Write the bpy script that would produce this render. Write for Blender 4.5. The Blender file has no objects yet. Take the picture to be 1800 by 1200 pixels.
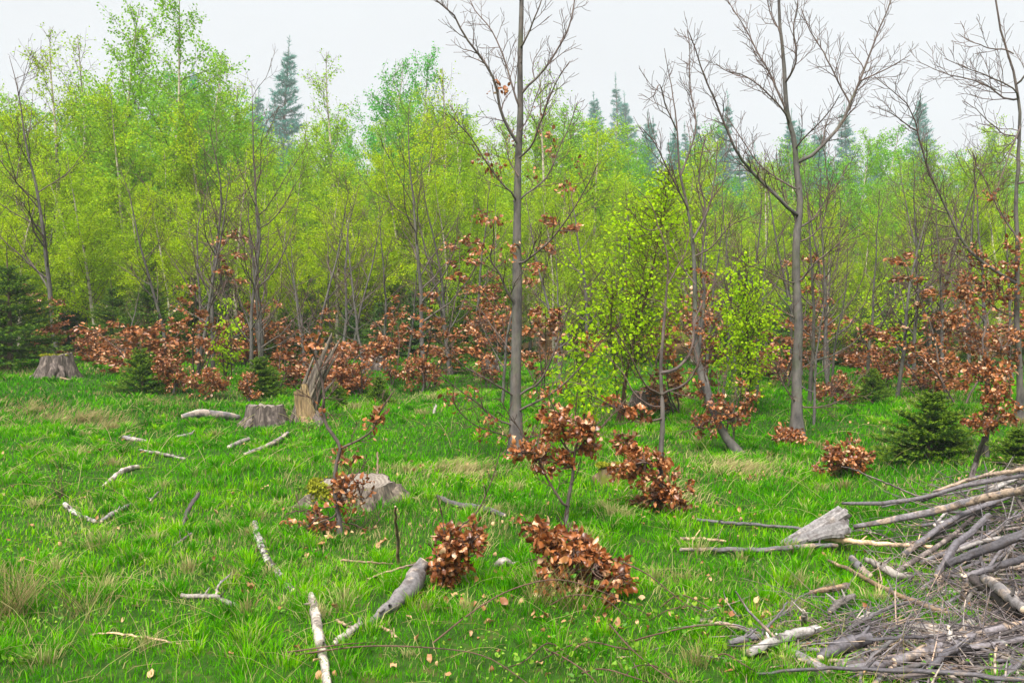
import bpy, math, random
import numpy as np
from mathutils import Matrix, Vector

R_ = math.radians
C = bpy.context.scene.collection
SC = bpy.context.scene

# ---------------------------------------------------------------- camera, sky, sun, exposure
CAM_Z, FPX, PITCH = 1.75, 1500.0, R_(3.05)
cam_d = bpy.data.cameras.new('camera')
cam_d.sensor_width = 36.0
cam_d.lens = 30.0
cam_d.clip_end = 2000.0
cam = bpy.data.objects.new('camera', cam_d)
C.objects.link(cam)
cam.location = (0, 0, CAM_Z)
cam.rotation_euler = (math.pi / 2 - PITCH, 0, 0)
SC.camera = cam

SUN_EL, SUN_AZ = R_(58), R_(200)
SKY_LEVEL = 0.138
SC.view_settings.view_transform = 'Standard'
SC.view_settings.look = 'None'
SC.view_settings.exposure = 2.42
SC.view_settings.gamma = 1.0
SC.view_settings.use_curve_mapping = False
SC.cycles.volume_bounces = 2
SC.cycles.max_bounces = 6
SC.cycles.transparent_max_bounces = 8

world = bpy.data.worlds.new('World')
SC.world = world
world.use_nodes = True
wn, wl = world.node_tree.nodes, world.node_tree.links
wn.clear()
w_out = wn.new('ShaderNodeOutputWorld')
w_sky = wn.new('ShaderNodeTexSky')
w_sky.sky_type = 'NISHITA'
w_sky.sun_disc = False
w_sky.sun_elevation = SUN_EL
w_sky.sun_rotation = SUN_AZ
w_sky.dust_density = 6.0
w_hs = wn.new('ShaderNodeHueSaturation')
w_hs.inputs['Saturation'].default_value = 0.15
wl.new(w_sky.outputs['Color'], w_hs.inputs['Color'])
w_bg1 = wn.new('ShaderNodeBackground')
w_bg1.inputs['Strength'].default_value = 0.005
wl.new(w_hs.outputs['Color'], w_bg1.inputs['Color'])
# cloud deck: overcast luminance grows smoothly from the horizon to the zenith
w_tc = wn.new('ShaderNodeTexCoord')
w_sep = wn.new('ShaderNodeSeparateXYZ')
wl.new(w_tc.outputs['Generated'], w_sep.inputs['Vector'])
w_cl = wn.new('ShaderNodeClamp')
wl.new(w_sep.outputs['Z'], w_cl.inputs['Value'])
w_sq = wn.new('ShaderNodeMath'); w_sq.operation = 'MULTIPLY'
wl.new(w_cl.outputs[0], w_sq.inputs[0]); wl.new(w_cl.outputs[0], w_sq.inputs[1])
w_ma = wn.new('ShaderNodeMath'); w_ma.operation = 'MULTIPLY_ADD'
w_ma.inputs[1].default_value = 1.0 * SKY_LEVEL
w_ma.inputs[2].default_value = SKY_LEVEL
wl.new(w_sq.outputs[0], w_ma.inputs[0])
w_nz = wn.new('ShaderNodeTexNoise')
w_nz.inputs['Scale'].default_value = 2.2
w_nz.inputs['Detail'].default_value = 3
wl.new(w_tc.outputs['Generated'], w_nz.inputs['Vector'])
w_nm = wn.new('ShaderNodeMath'); w_nm.operation = 'MULTIPLY_ADD'
w_nm.inputs[1].default_value = .14; w_nm.inputs[2].default_value = .93
wl.new(w_nz.outputs['Fac'], w_nm.inputs[0])
w_mul = wn.new('ShaderNodeMath'); w_mul.operation = 'MULTIPLY'
wl.new(w_ma.outputs[0], w_mul.inputs[0]); wl.new(w_nm.outputs[0], w_mul.inputs[1])
w_bg2 = wn.new('ShaderNodeBackground')
w_bg2.inputs['Color'].default_value = (0.93, 0.965, 1.0, 1)
wl.new(w_mul.outputs[0], w_bg2.inputs['Strength'])
w_add = wn.new('ShaderNodeAddShader')
wl.new(w_bg1.outputs[0], w_add.inputs[0]); wl.new(w_bg2.outputs[0], w_add.inputs[1])
wl.new(w_add.outputs[0], w_out.inputs['Surface'])

sun_d = bpy.data.lights.new('sun', 'SUN')
sun_d.energy = 1.5
sun_d.angle = R_(28)
sun_d.color = (1.0, 0.97, 0.91)
sun = bpy.data.objects.new('sun', sun_d)
C.objects.link(sun)
sun.location = (0, 0, 40)
# towards the sun: azimuth clockwise from +Y
_sd = Vector((math.sin(SUN_AZ) * math.cos(SUN_EL), math.cos(SUN_AZ) * math.cos(SUN_EL), math.sin(SUN_EL)))
sun.rotation_euler = _sd.to_track_quat('Z', 'Y').to_euler()

# ---------------------------------------------------------------- helpers
def vnoise(x, y, seed=0):
    x = np.asarray(x, float); y = np.asarray(y, float)
    xi = np.floor(x).astype(np.int64); yi = np.floor(y).astype(np.int64)
    fx = x - xi; fy = y - yi
    fx = fx * fx * (3 - 2 * fx); fy = fy * fy * (3 - 2 * fy)
    def h(i, j):
        n = (i * 374761393 + j * 668265263 + seed * 1442695041) & 0xFFFFFFFF
        n = ((n ^ (n >> 13)) * 1274126177) & 0xFFFFFFFF
        n = n ^ (n >> 16)
        return (n & 0xFFFF) / 65535.0
    a = h(xi, yi) * (1 - fx) + h(xi + 1, yi) * fx
    b = h(xi, yi + 1) * (1 - fx) + h(xi + 1, yi + 1) * fx
    return a * (1 - fy) + b * fy

def sstep(a, b, x):
    t = np.clip((np.asarray(x, float) - a) / (b - a), 0, 1)
    return t * t * (3 - 2 * t)

def ground_z(x, y):
    x = np.asarray(x, float); y = np.asarray(y, float)
    z = (vnoise(x / 3.1, y / 3.1, 1) - .5) * .22 + (vnoise(x / .95, y / .95, 2) - .5) * .11 + (vnoise(x / .4, y / .4, 3) - .5) * .045
    z = z + .22 * sstep(3, 9, -x) * sstep(7, 17, y) - .05 * sstep(0, 5, x) * sstep(6, 10, y)
    return z + .11 * (np.sqrt(np.maximum(0, y - 75) ** 2 + 400) - 20) * sstep(70, 80, y)

def gz(x, y):
    return float(ground_z(x, y))

_F = np.array([0, math.cos(PITCH), -math.sin(PITCH)])
_U = np.array([0, math.sin(PITCH), math.cos(PITCH)])
CAM = np.array([0, 0, CAM_Z])
def ray(px, py):
    return np.array([1., 0, 0]) * (px - 900) / FPX + _U * (600 - py) / FPX + _F
def at_y(px, py, Y):
    d = ray(px, py)
    return CAM + d * (Y / d[1])
def at(px, py, lift=0.0):
    """where the view ray of a photo pixel meets the ground (raised by lift)"""
    d = ray(px, py); t = 2.0
    for i in range(4000):
        p = CAM + d * t
        if p[2] <= gz(p[0], p[1]) + lift or t > 120:
            break
        t += 0.012 + .002 * t
    return p

def unit(v):
    v = np.asarray(v, float)
    return v / (np.linalg.norm(v, axis=-1, keepdims=True) + 1e-12)

def spline(P, n):
    P = np.asarray(P, float)
    if len(P) < 3:
        t = np.linspace(0, 1, n)[:, None]
        return P[0] * (1 - t) + P[-1] * t
    Q = np.vstack([2 * P[0] - P[1], P, 2 * P[-1] - P[-2]])
    L = np.concatenate([[0], np.cumsum(np.linalg.norm(np.diff(P, axis=0), axis=1))])
    s = np.linspace(0, L[-1], n)
    i = np.clip(np.searchsorted(L, s, side='right') - 1, 0, len(P) - 2)
    t = ((s - L[i]) / (L[i + 1] - L[i] + 1e-9))[:, None]
    a, b, c, d = Q[i], Q[i + 1], Q[i + 2], Q[i + 3]
    return .5 * (2 * b + (c - a) * t + (2 * a - 5 * b + 4 * c - d) * t * t + (3 * b - a - 3 * c + d) * t ** 3)

class MB:
    def __init__(s):
        s.v, s.f3, s.f4, s.a, s.b, s.n = [], [], [], [], [], 0
    def add(s, v, tris=None, quads=None, a=0., b=0.):
        v = np.asarray(v, float).reshape(-1, 3); k = len(v)
        s.v.append(v)
        s.a.append(np.broadcast_to(np.asarray(a, float), (k,)))
        s.b.append(np.broadcast_to(np.asarray(b, float), (k,)))
        if tris is not None and len(tris): s.f3.append(np.asarray(tris, np.int64).reshape(-1, 3) + s.n)
        if quads is not None and len(quads): s.f4.append(np.asarray(quads, np.int64).reshape(-1, 4) + s.n)
        s.n += k
    def mesh(s, name, mat, origin=(0, 0, 0), smooth=True):
        me = bpy.data.meshes.new(name)
        V = (np.concatenate(s.v) if s.v else np.zeros((0, 3))) - np.asarray(origin, float)
        f3 = np.concatenate(s.f3) if s.f3 else np.zeros((0, 3), np.int64)
        f4 = np.concatenate(s.f4) if s.f4 else np.zeros((0, 4), np.int64)
        me.vertices.add(len(V)); me.vertices.foreach_set('co', V.astype(np.float32).ravel())
        li = np.concatenate([f3.ravel(), f4.ravel()]).astype(np.int32)
        me.loops.add(len(li)); me.loops.foreach_set('vertex_index', li)
        ls = np.concatenate([np.arange(len(f3)) * 3, len(f3) * 3 + np.arange(len(f4)) * 4]).astype(np.int32)
        me.polygons.add(len(ls)); me.polygons.foreach_set('loop_start', ls)
        me.update(calc_edges=True)
        me.polygons.foreach_set('use_smooth', np.full(len(ls), smooth, bool))
        for nm, arr in (('rnd', s.a), ('mix', s.b)):
            at_ = me.attributes.new(nm, 'FLOAT', 'POINT')
            at_.data.foreach_set('value', np.concatenate(arr).astype(np.float32) if arr else np.zeros(0, np.float32))
        if mat: me.materials.append(mat)
        me.validate(); me.update()
        return me
    def build(s, name, mat, parent=None, origin=(0, 0, 0), smooth=True, kind=None):
        return link(name, s.mesh(name, mat, origin, smooth), parent, kind)

def link(name, me, parent=None, kind=None):
    o = bpy.data.objects.new(name, me)
    C.objects.link(o)
    if parent is not None: o.parent = parent
    if kind: o['kind'] = kind
    return o

def thing(name, label, cat, loc=(0, 0, 0), group=None):
    o = bpy.data.objects.new(name, None)
    o.empty_display_size = .2
    C.objects.link(o)
    o.location = loc
    return tag(o, label, cat, group)
def tag(o, label, cat, group=None):
    o['label'] = label; o['category'] = cat
    if group: o['group'] = group
    return o

def copy_thing(src, loc, rz, scale, label, group=None, tint=None, lean=0.0):
    r = src.copy(); C.objects.link(r)
    r.location = loc; r.rotation_euler = (lean, 0, rz)
    r.scale = scale if hasattr(scale, '__len__') else (scale,) * 3
    r['label'] = label
    if group: r['group'] = group
    elif 'group' in r: del r['group']
    for ch in src.children:
        c = ch.copy(); C.objects.link(c); c.parent = r
        if tint is not None: c['tint'] = tint
    return r

def tube(mb, P, rad, k=4, a=0., lump=0., rng=None, cap=False, b=None):
    P = np.asarray(P, float); n = len(P)
    rad = np.broadcast_to(np.asarray(rad, float), (n,))
    T = unit(np.gradient(P, axis=0))
    m = np.abs(T.mean(0))
    ref = np.eye(3)[int(np.argmin(m))]
    N = unit(np.cross(T, ref)); B = np.cross(T, N)
    an = np.arange(k) * 2 * math.pi / k
    rr = rad[:, None] * np.ones((1, k))
    aa = a
    if lump and rng is not None:
        e = rng.random((n + 4, k)) * 2 - 1
        e = (e[:-4] + e[1:-3] * 1.6 + e[2:-2] * 2 + e[3:-1] * 1.6 + e[4:]) / 4.2
        rr = rr * (1 + lump * e)
        aa = np.clip(a * .45 + .28 + rng.normal(0, .16, k)[None] + .12 * e, 0, 1).ravel()
        if cap: aa = np.append(aa, [.5, .5])
    a = aa
    V = P[:, None] + rr[..., None] * (np.cos(an)[None, :, None] * N[:, None] + np.sin(an)[None, :, None] * B[:, None])
    i = np.arange(n - 1)[:, None] * k; j = np.arange(k)[None]
    j2 = (j + 1) % k
    q = np.stack([i + j, i + j2, i + k + j2, i + k + j], -1).reshape(-1, 4)
    V = V.reshape(-1, 3)
    bb = np.repeat(np.clip(rad / .02, 0, 1), k) if b is None else np.full(n * k, b)
    tr = None
    if cap:
        V = np.vstack([V, P[0] - T[0] * rad[0] * .1, P[-1] + T[-1] * rad[-1] * .3])
        bb = np.append(bb, [2.0, 2.0])
        e = (n - 1) * k
        tr = [(n * k, (x + 1) % k, x) for x in range(k)] + [(n * k + 1, e + x, e + (x + 1) % k) for x in range(k)]
    mb.add(V, tr, q, a, bb)

def grow(rng, p, d, L, n, wig, lift=0.0):
    pts = [np.asarray(p, float)]; d = unit(d); s = L / (n - 1)
    W = rng.normal(0, wig, (n, 3))
    for i in range(n - 1):
        d = unit(d + W[i] + np.array([0, 0, lift]))
        pts.append(pts[-1] + d * s)
    return np.array(pts)

def side_dir(rng, t, ang, phi=None):
    """a direction at ang (radians) off the tangent t"""
    t = unit(t); ref = np.array([0, 0, 1.]) if abs(t[2]) < .9 else np.array([1., 0, 0])
    n = unit(np.cross(t, ref)); b = np.cross(t, n)
    if phi is None: phi = rng.random() * 2 * math.pi
    return unit(t * math.cos(ang) + (n * math.cos(phi) + b * math.sin(phi)) * math.sin(ang))

def bud(mb, p, d, s, a=.5):
    d = unit(d)
    tube(mb, [p, p + d * s * .4, p + d * s], [.0016 * s / .02, .0032 * s / .02, .0003], 3, a, b=.12)

def twigs(mb, rng, P, r0, r1, gap, length, depth=2, f0=.15, f1=.98, ang=(.6, 1.0), rmin=.0022, sites=None, lift=.10, buds=True, k=3, flat=None):
    """ramify a limb: alternate side twigs, each with its own side twigs"""
    L = np.linalg.norm(np.diff(P, axis=0), axis=1); cum = np.concatenate([[0], np.cumsum(L)]); tot = cum[-1]
    n = max(1, int(tot * (f1 - f0) / gap))
    ph = rng.random() * 6.28
    for i in range(n):
        f = f0 + (f1 - f0) * (i + rng.random() * .8) / n
        s = f * tot
        j = min(len(P) - 2, int(np.searchsorted(cum, s, side='right') - 1))
        u = (s - cum[j]) / (L[j] + 1e-9)
        p = P[j] * (1 - u) + P[j + 1] * u
        t = P[j + 1] - P[j]
        ph += math.pi + rng.normal(0, .7)
        d = side_dir(rng, t, rng.uniform(*ang), ph)
        l = length * (1.15 - .7 * f) * rng.uniform(.5, 1.25)
        rb = max(rmin, min((r0 * (1 - f) + r1 * f) * .6, .012 * l / .5))
        m = 5 if depth > 1 else 4
        Q = grow(rng, p, d, l, m, .17, lift)
        tube(mb, Q, np.linspace(rb, rmin * .8, m), k if depth > 1 else 3, rng.random())
        if sites is not None: sites.append(Q)
        if buds and depth <= 2: bud(mb, Q[-1], Q[-1] - Q[-2], .022)
        if depth > 1:
            twigs(mb, rng, Q, rb, rmin, gap * .56, length * .42, depth - 1, .2, .95, ang, rmin, sites, lift, buds, k)

# ---- leaves
def leaf_template(rng, curl, fold, wav=.05, wid=.31, pet=.16):
    st = [(.2, .72), (.42, 1.0), (.64, .88), (.84, .5)]
    V = [(0, 0, 0)]
    def bend(x, y, z):
        th = curl * y
        if abs(curl) < 1e-3: return (x, y, z)
        return (x, math.sin(th) / curl - z * math.sin(th), (1 - math.cos(th)) / curl + z * math.cos(th))
    for y, w in st:
        for sx in (-1, 0, 1):
            x = sx * w * wid
            V.append(bend(x * math.cos(fold), y, abs(x) * math.sin(fold) + (rng.normal(0, wav) if sx else 0)))
    V.append(bend(0, 1.0, 0))
    Q, T = [], [(0, 2, 1), (0, 3, 2)]
    for s in range(3):
        o = 1 + s * 3
        Q += [(o, o + 1, o + 4, o + 3), (o + 1, o + 2, o + 5, o + 4)]
    T += [(10, 11, 13), (11, 12, 13)]
    V = np.array(V); V[:, 1] += pet
    n = len(V)
    V = np.vstack([V, [(-.012, 0, 0), (.012, 0, 0)]])
    T.append((n, n + 1, 0))
    return V, T, Q

def put_leaves(mb, rng, tmpl, pos, dirs, size, a=None, up=None, b=0.):
    V, T, Q = tmpl
    n = len(pos)
    if n == 0: return
    Y = unit(dirs)
    ref = rng.normal(0, 1, (n, 3)) if up is None else up
    X = unit(np.cross(Y, ref)); Z = np.cross(X, Y)
    size = np.broadcast_to(np.asarray(size, float), (n,))
    W = pos[:, None] + size[:, None, None] * (V[None, :, 0, None] * X[:, None] + V[None, :, 1, None] * Y[:, None] + V[None, :, 2, None] * Z[:, None])
    k = len(V); off = (np.arange(n) * k)[:, None, None]
    a = rng.random(n) if a is None else np.broadcast_to(a, (n,))
    mb.add(W.reshape(-1, 3),
           (np.asarray(T)[None] + off).reshape(-1, 3) if len(T) else None,
           (np.asarray(Q)[None] + off).reshape(-1, 4) if len(Q) else None,
           np.repeat(a, k), np.repeat(np.broadcast_to(np.asarray(b, float), (n,)), k))

QUADLEAF = (np.array([(0, 0, 0), (.36, .42, .1), (0, 1, -.06), (-.36, .42, .1)]), [(0, 1, 2), (0, 2, 3)], [])
MIDLEAF = (np.array([(0, 0, 0), (.3, .3, .12), (.27, .68, .16), (0, 1, -.1), (-.27, .68, .1), (-.3, .3, .14), (0, .5, -.02)]),
           [(0, 1, 6), (1, 2, 6), (2, 3, 6), (3, 4, 6), (4, 5, 6), (5, 0, 6)], [])
_r0 = np.random.default_rng(5)
HERO = [leaf_template(_r0, c, f, w) for c, f, w in ((.9, .45, .06), (-1.3, .5, .09), (1.9, .3, .10), (-.5, .8, .07), (2.5, .6, .09), (.3, .2, .11), (-2.1, .35, .10), (1.3, .9, .08))]
GREENT = [leaf_template(_r0, c, f, .03, .40, .25) for c, f in ((.5, .3), (-.7, .4), (.9, .5), (-.3, .2))]

# ---------------------------------------------------------------- materials
def nmat(name):
    m = bpy.data.materials.new(name); m.use_nodes = True
    nt = m.node_tree; nt.nodes.clear()
    out = nt.nodes.new('ShaderNodeOutputMaterial')
    return m, nt, out
def attr(nt, name, typ='GEOMETRY'):
    n = nt.nodes.new('ShaderNodeAttribute'); n.attribute_name = name; n.attribute_type = typ
    return n.outputs['Fac']
def ramp(nt, fac, stops, interp='LINEAR'):
    n = nt.nodes.new('ShaderNodeValToRGB'); cr = n.color_ramp; cr.interpolation = interp
    while len(cr.elements) < len(stops): cr.elements.new(.5)
    for e, (p, c) in zip(cr.elements, stops):
        e.position = p; e.color = (*c, 1)
    nt.links.new(fac, n.inputs['Fac'])
    return n.outputs['Color']
def mixc(nt, fac, a, b, mode='MIX'):
    n = nt.nodes.new('ShaderNodeMix'); n.data_type = 'RGBA'; n.blend_type = mode
    for s, v in ((n.inputs[0], fac), (n.inputs[6], a), (n.inputs[7], b)):
        if isinstance(v, (int, float)): s.default_value = v
        elif isinstance(v, tuple): s.default_value = (*v, 1)
        else: nt.links.new(v, s)
    return n.outputs[2]
def mth(nt, op, a, b=None, c=None):
    n = nt.nodes.new('ShaderNodeMath'); n.operation = op
    for i, v in enumerate((a, b, c)):
        if v is None: continue
        if isinstance(v, (int, float)): n.inputs[i].default_value = v
        else: nt.links.new(v, n.inputs[i])
    return n.outputs[0]
def noise(nt, scale, detail=4, vec=None, rough=.6):
    n = nt.nodes.new('ShaderNodeTexNoise'); n.inputs['Scale'].default_value = scale
    n.inputs['Detail'].default_value = detail; n.inputs['Roughness'].default_value = rough
    if vec is not None: nt.links.new(vec, n.inputs['Vector'])
    return n.outputs['Fac']
def objcoord(nt, scale=(1, 1, 1)):
    t = nt.nodes.new('ShaderNodeTexCoord'); m = nt.nodes.new('ShaderNodeMapping')
    m.inputs['Scale'].default_value = scale
    nt.links.new(t.outputs['Object'], m.inputs['Vector'])
    return m.outputs['Vector']
def objrand(nt):
    return nt.nodes.new('ShaderNodeObjectInfo').outputs['Random']
def bump(nt, h, strength=.5, dist=.01):
    n = nt.nodes.new('ShaderNodeBump'); n.inputs['Strength'].default_value = strength; n.inputs['Distance'].default_value = dist
    nt.links.new(h, n.inputs['Height'])
    return n.outputs['Normal']
def princ(nt, out, col, rough=.8, spec=.25, normal=None, trans=0., tcol=None):
    p = nt.nodes.new('ShaderNodeBsdfPrincipled')
    if isinstance(col, tuple): p.inputs['Base Color'].default_value = (*col, 1)
    else: nt.links.new(col, p.inputs['Base Color'])
    p.inputs['Roughness'].default_value = rough
    p.inputs['Specular IOR Level'].default_value = spec
    if normal is not None: nt.links.new(normal, p.inputs['Normal'])
    sh = p.outputs[0]
    if trans:
        t = nt.nodes.new('ShaderNodeBsdfTranslucent')
        nt.links.new(tcol if tcol is not None else col, t.inputs['Color'])
        mx = nt.nodes.new('ShaderNodeMixShader'); mx.inputs[0].default_value = trans
        nt.links.new(sh, mx.inputs[1]); nt.links.new(t.outputs[0], mx.inputs[2]); sh = mx.outputs[0]
    nt.links.new(sh, out.inputs['Surface'])

def leaf_material(name, stops, tint_col=None, trans=.35, rough=.5, spec=.3, per_object=False):
    m, nt, out = nmat(name)
    f = objrand(nt) if per_object else attr(nt, 'rnd')
    col = ramp(nt, f, stops)
    if tint_col: col = mixc(nt, attr(nt, 'tint', 'OBJECT'), col, ramp(nt, f, tint_col))
    princ(nt, out, col, rough, spec, None, trans)
    return m

M = {}
COPPER = [(0, (.10, .028, .008)), (.3, (.225, .066, .016)), (.65, (.37, .122, .032)), (.88, (.52, .22, .075)), (1, (.70, .45, .27))]
M['copper'] = leaf_material('copper_leaf', COPPER, None, .20, .36, .55)
M['copper_single'] = leaf_material('copper_leaf_single', COPPER, None, .20, .36, .55, True)
M['litter'] = leaf_material('fallen_leaf', [(0, (.26, .10, .04)), (.5, (.42, .21, .09)), (1, (.58, .38, .20))], None, .15, .5, .35)
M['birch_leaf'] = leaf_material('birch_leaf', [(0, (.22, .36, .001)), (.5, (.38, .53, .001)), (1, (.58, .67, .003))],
                                [(0, (.045, .28, .03)), (.5, (.085, .40, .045)), (1, (.16, .50, .06))], .42, .6, .08)  # greener leaves; on the back rows this tint also paints in distance haze
M['bright_leaf'] = leaf_material('bright_birch_leaf', [(0, (.30, .54, .002)), (.5, (.42, .66, .003)), (1, (.56, .74, .006))], None, .52, .55, .12)
M['bright_single'] = leaf_material('bright_birch_leaf_single', [(0, (.30, .54, .002)), (.5, (.42, .66, .003)), (1, (.56, .74, .006))], None, .52, .55, .12, True)
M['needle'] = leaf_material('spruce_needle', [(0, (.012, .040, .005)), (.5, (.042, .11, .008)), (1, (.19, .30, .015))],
                            [(0, (.018, .16, .12)), (.6, (.035, .24, .18)), (1, (.07, .31, .23))], .12, .55, .15)  # teal ramp for far spruces: distance haze put into the needle colour
M['herb'] = leaf_material('herb_leaf', [(0, (.07, .20, .015)), (.6, (.14, .32, .02)), (1, (.28, .40, .03))], None, .35)

def bark_material(name, thin, thick, lichen, marks=None, lich=.35):
    m, nt, out = nmat(name)
    v = objcoord(nt, (1, 1, .35))
    n1 = noise(nt, 26, 5, v); n2 = noise(nt, 3.5, 4, objcoord(nt))
    base = mixc(nt, attr(nt, 'mix'), thin, thick)
    base = mixc(nt, mth(nt, 'MULTIPLY', attr(nt, 'rnd'), .4), base, thin)
    base = mixc(nt, 1.0, base, ramp(nt, n1, [(.25, (.55, .55, .55)), (.5, (1, 1, 1)), (.8, (1.35, 1.33, 1.3))]), 'MULTIPLY')
    lf = ramp(nt, n2, [(.5, (0, 0, 0)), (.68, (lich, lich, lich))])
    base = mixc(nt, mth(nt, 'MULTIPLY', lf, attr(nt, 'mix')), base, lichen)
    mt = noise(nt, 7.0, 4, objcoord(nt, (1, 1, .6)))
    base = mixc(nt, 1.0, base, ramp(nt, mt, [(.3, (.55, .55, .58)), (.5, (1, 1, 1)), (.7, (1.3, 1.27, 1.2))]), 'MULTIPLY')
    if marks:
        vb = objcoord(nt, (2.2, 2.2, 9))
        mk = ramp(nt, noise(nt, 3.0, 4, vb), [(.55, (0, 0, 0)), (.62, (1, 1, 1))])
        base = mixc(nt, mth(nt, 'MULTIPLY', mk, attr(nt, 'mix')), base, marks)
    princ(nt, out, base, .75, .25, bump(nt, n1, .4, .01))
    return m
M['beech_bark'] = bark_material('beech_bark', (.105, .058, .044), (.112, .104, .096), (.085, .11, .04), None, .5)
M['birch_bark'] = bark_material('birch_bark', (.075, .038, .022), (.50, .43, .34), (.30, .28, .16), (.06, .05, .045), .3)
M['spruce_bark'] = bark_material('spruce_bark', (.10, .055, .03), (.13, .09, .06), (.12, .13, .06))

def deadwood(name, bark, bare, amount=.5, scale=5, wet=.6):
    m, nt, out = nmat(name)
    v = objcoord(nt)
    r = objrand(nt)
    n1 = noise(nt, scale, 5, v); n2 = noise(nt, 60, 4, v); n3 = noise(nt, 17, 3, v)
    f = mth(nt, 'ADD', n1, mth(nt, 'MULTIPLY', mth(nt, 'SUBTRACT', r, .5), .25))
    pick = ramp(nt, f, [(amount - .03, (0, 0, 0)), (amount + .03, (1, 1, 1))])
    col = mixc(nt, pick, bark, bare)
    col = mixc(nt, 1.0, col, ramp(nt, n2, [(.3, (.6, .6, .6)), (.7, (1.3, 1.3, 1.3))]), 'MULTIPLY')
    col = mixc(nt, 1.0, col, ramp(nt, attr(nt, 'rnd'), [(0, (.45, .43, .43)), (.5, (1, 1, 1)), (1, (1.75, 1.68, 1.6))]), 'MULTIPLY')
    col = mixc(nt, 1.0, col, ramp(nt, r, [(0, (.7, .7, .72)), (1, (1.45, 1.42, 1.4))]), 'MULTIPLY')
    col = mixc(nt, ramp(nt, n3, [(.50, (0, 0, 0)), (.64, (.8, .8, .8))]), col, (.07, .055, .05))
    cut = mth(nt, 'GREATER_THAN', attr(nt, 'mix'), 1.2)
    col = mixc(nt, cut, col, (.55, .43, .30))
    princ(nt, out, col, wet, .35, bump(nt, n2, .5, .006))
    return m
M['brush'] = deadwood('brush_wood', (.130, .118, .128), (.28, .21, .155), .60)
M['twig_wood'] = deadwood('twig_wood', (.088, .076, .080), (.22, .16, .12), .62)
M['tan_stick'] = deadwood('tan_stick', (.26, .17, .10), (.40, .28, .17), .5)
M['birch_stick'] = deadwood('birch_stick', (.40, .37, .345), (.06, .05, .048), .56, 16)
M['pale_wood'] = deadwood('pale_wood', (.31, .275, .24), (.15, .13, .11), .62, 7)
M['grey_wood'] = deadwood('grey_wood', (.135, .125, .125), (.25, .205, .17), .58, 6)
M['chunk_wood'] = deadwood('chunk_wood', (.24, .222, .215), (.34, .29, .25), .58, 6)
M['dark_wood'] = deadwood('dark_wood', (.10, .08, .075), (.22, .18, .16), .6, 8)

def stump_material(name, side, streak, top=False, moss=0.):
    m, nt, out = nmat(name)
    v = objcoord(nt, (9, 9, 1.3)); vo = objcoord(nt)
    n1 = noise(nt, 3, 6, v, .65); n2 = noise(nt, 5, 4, vo)
    if top:
        w = nt.nodes.new('ShaderNodeTexWave'); w.wave_type = 'RINGS'; w.rings_direction = 'Z'
        w.inputs['Scale'].default_value = 9; w.inputs['Distortion'].default_value = 4
        nt.links.new(vo, w.inputs['Vector'])
        col = mixc(nt, w.outputs['Fac'], side, streak)
        col = mixc(nt, ramp(nt, n2, [(.45, (0, 0, 0)), (.7, (.8, .8, .8))]), col, (.16, .13, .11))
    else:
        col = ramp(nt, n1, [(.3, tuple(x * .35 for x in side)), (.5, side), (.68, streak)])
    if moss:
        col = mixc(nt, ramp(nt, n2, [(.5 - moss * .2, (0, 0, 0)), (.62 - moss * .2, (1, 1, 1))]), col, (.13, .15, .018))
    princ(nt, out, col, .8, .2, bump(nt, n1, .9, .03))
    return m
M['stump_side'] = stump_material('stump_bark', (.10, .078, .068), (.27, .215, .18))
M['stump_top'] = stump_material('stump_cut_face', (.30, .255, .21), (.19, .155, .125), True)
M['stump_moss'] = stump_material('stump_mossy_bark', (.17, .115, .07), (.30, .22, .14), False, .5)
M['snag_wood'] = stump_material('snag_wood', (.125, .10, .08), (.30, .24, .175))
M['snag_orange'] = stump_material('snag_rotten_wood', (.22, .15, .08), (.42, .29, .13))

def moss_mat():
    m, nt, out = nmat('moss')
    princ(nt, out, ramp(nt, noise(nt, 60, 4, objcoord(nt)), [(.3, (.10, .13, .01)), (.7, (.34, .33, .02))]), .9, .1)
    return m
M['moss'] = moss_mat()

def grass_mat():
    m, nt, out = nmat('grass_blade')
    f = attr(nt, 'rnd')
    g = ramp(nt, f, [(0, (.018, .120, .001)), (.35, (.060, .29, .001)), (.7, (.145, .44, .002)), (1, (.31, .54, .005))])
    d = ramp(nt, f, [(0, (.30, .22, .09)), (1, (.60, .48, .26))])
    col = mixc(nt, attr(nt, 'mix'), g, d)
    princ(nt, out, col, .65, .03, None, .42)
    return m
M['grass'] = grass_mat()

def ground_mat():
    m, nt, out = nmat('ground_soil')
    t = nt.nodes.new('ShaderNodeTexCoord')
    v = t.outputs['Object']
    n1 = noise(nt, .55, 5, v); n2 = noise(nt, 9, 6, v); n3 = noise(nt, 45, 4, v)
    sep = nt.nodes.new('ShaderNodeSeparateXYZ'); nt.links.new(v, sep.inputs[0])
    green = ramp(nt, n2, [(.3, (.015, .035, .005)), (.55, (.03, .08, .008)), (.68, (.07, .07, .02)), (.85, (.16, .11, .05))])  # dark soil; its deep tone also stands in for contact shadow under the grass
    litter = ramp(nt, n3, [(.3, (.06, .035, .02)), (.5, (.16, .085, .04)), (.75, (.33, .19, .10))])
    wood = mth(nt, 'ADD', n1, mth(nt, 'MULTIPLY', mth(nt, 'SUBTRACT', sep.outputs['Y'], 23.0), .04))
    col = mixc(nt, ramp(nt, wood, [(.55, (0, 0, 0)), (.75, (1, 1, 1))]), green, litter)
    princ(nt, out, col, .95, .1, bump(nt, n3, .6, .03))
    return m
M['ground'] = ground_mat()

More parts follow.
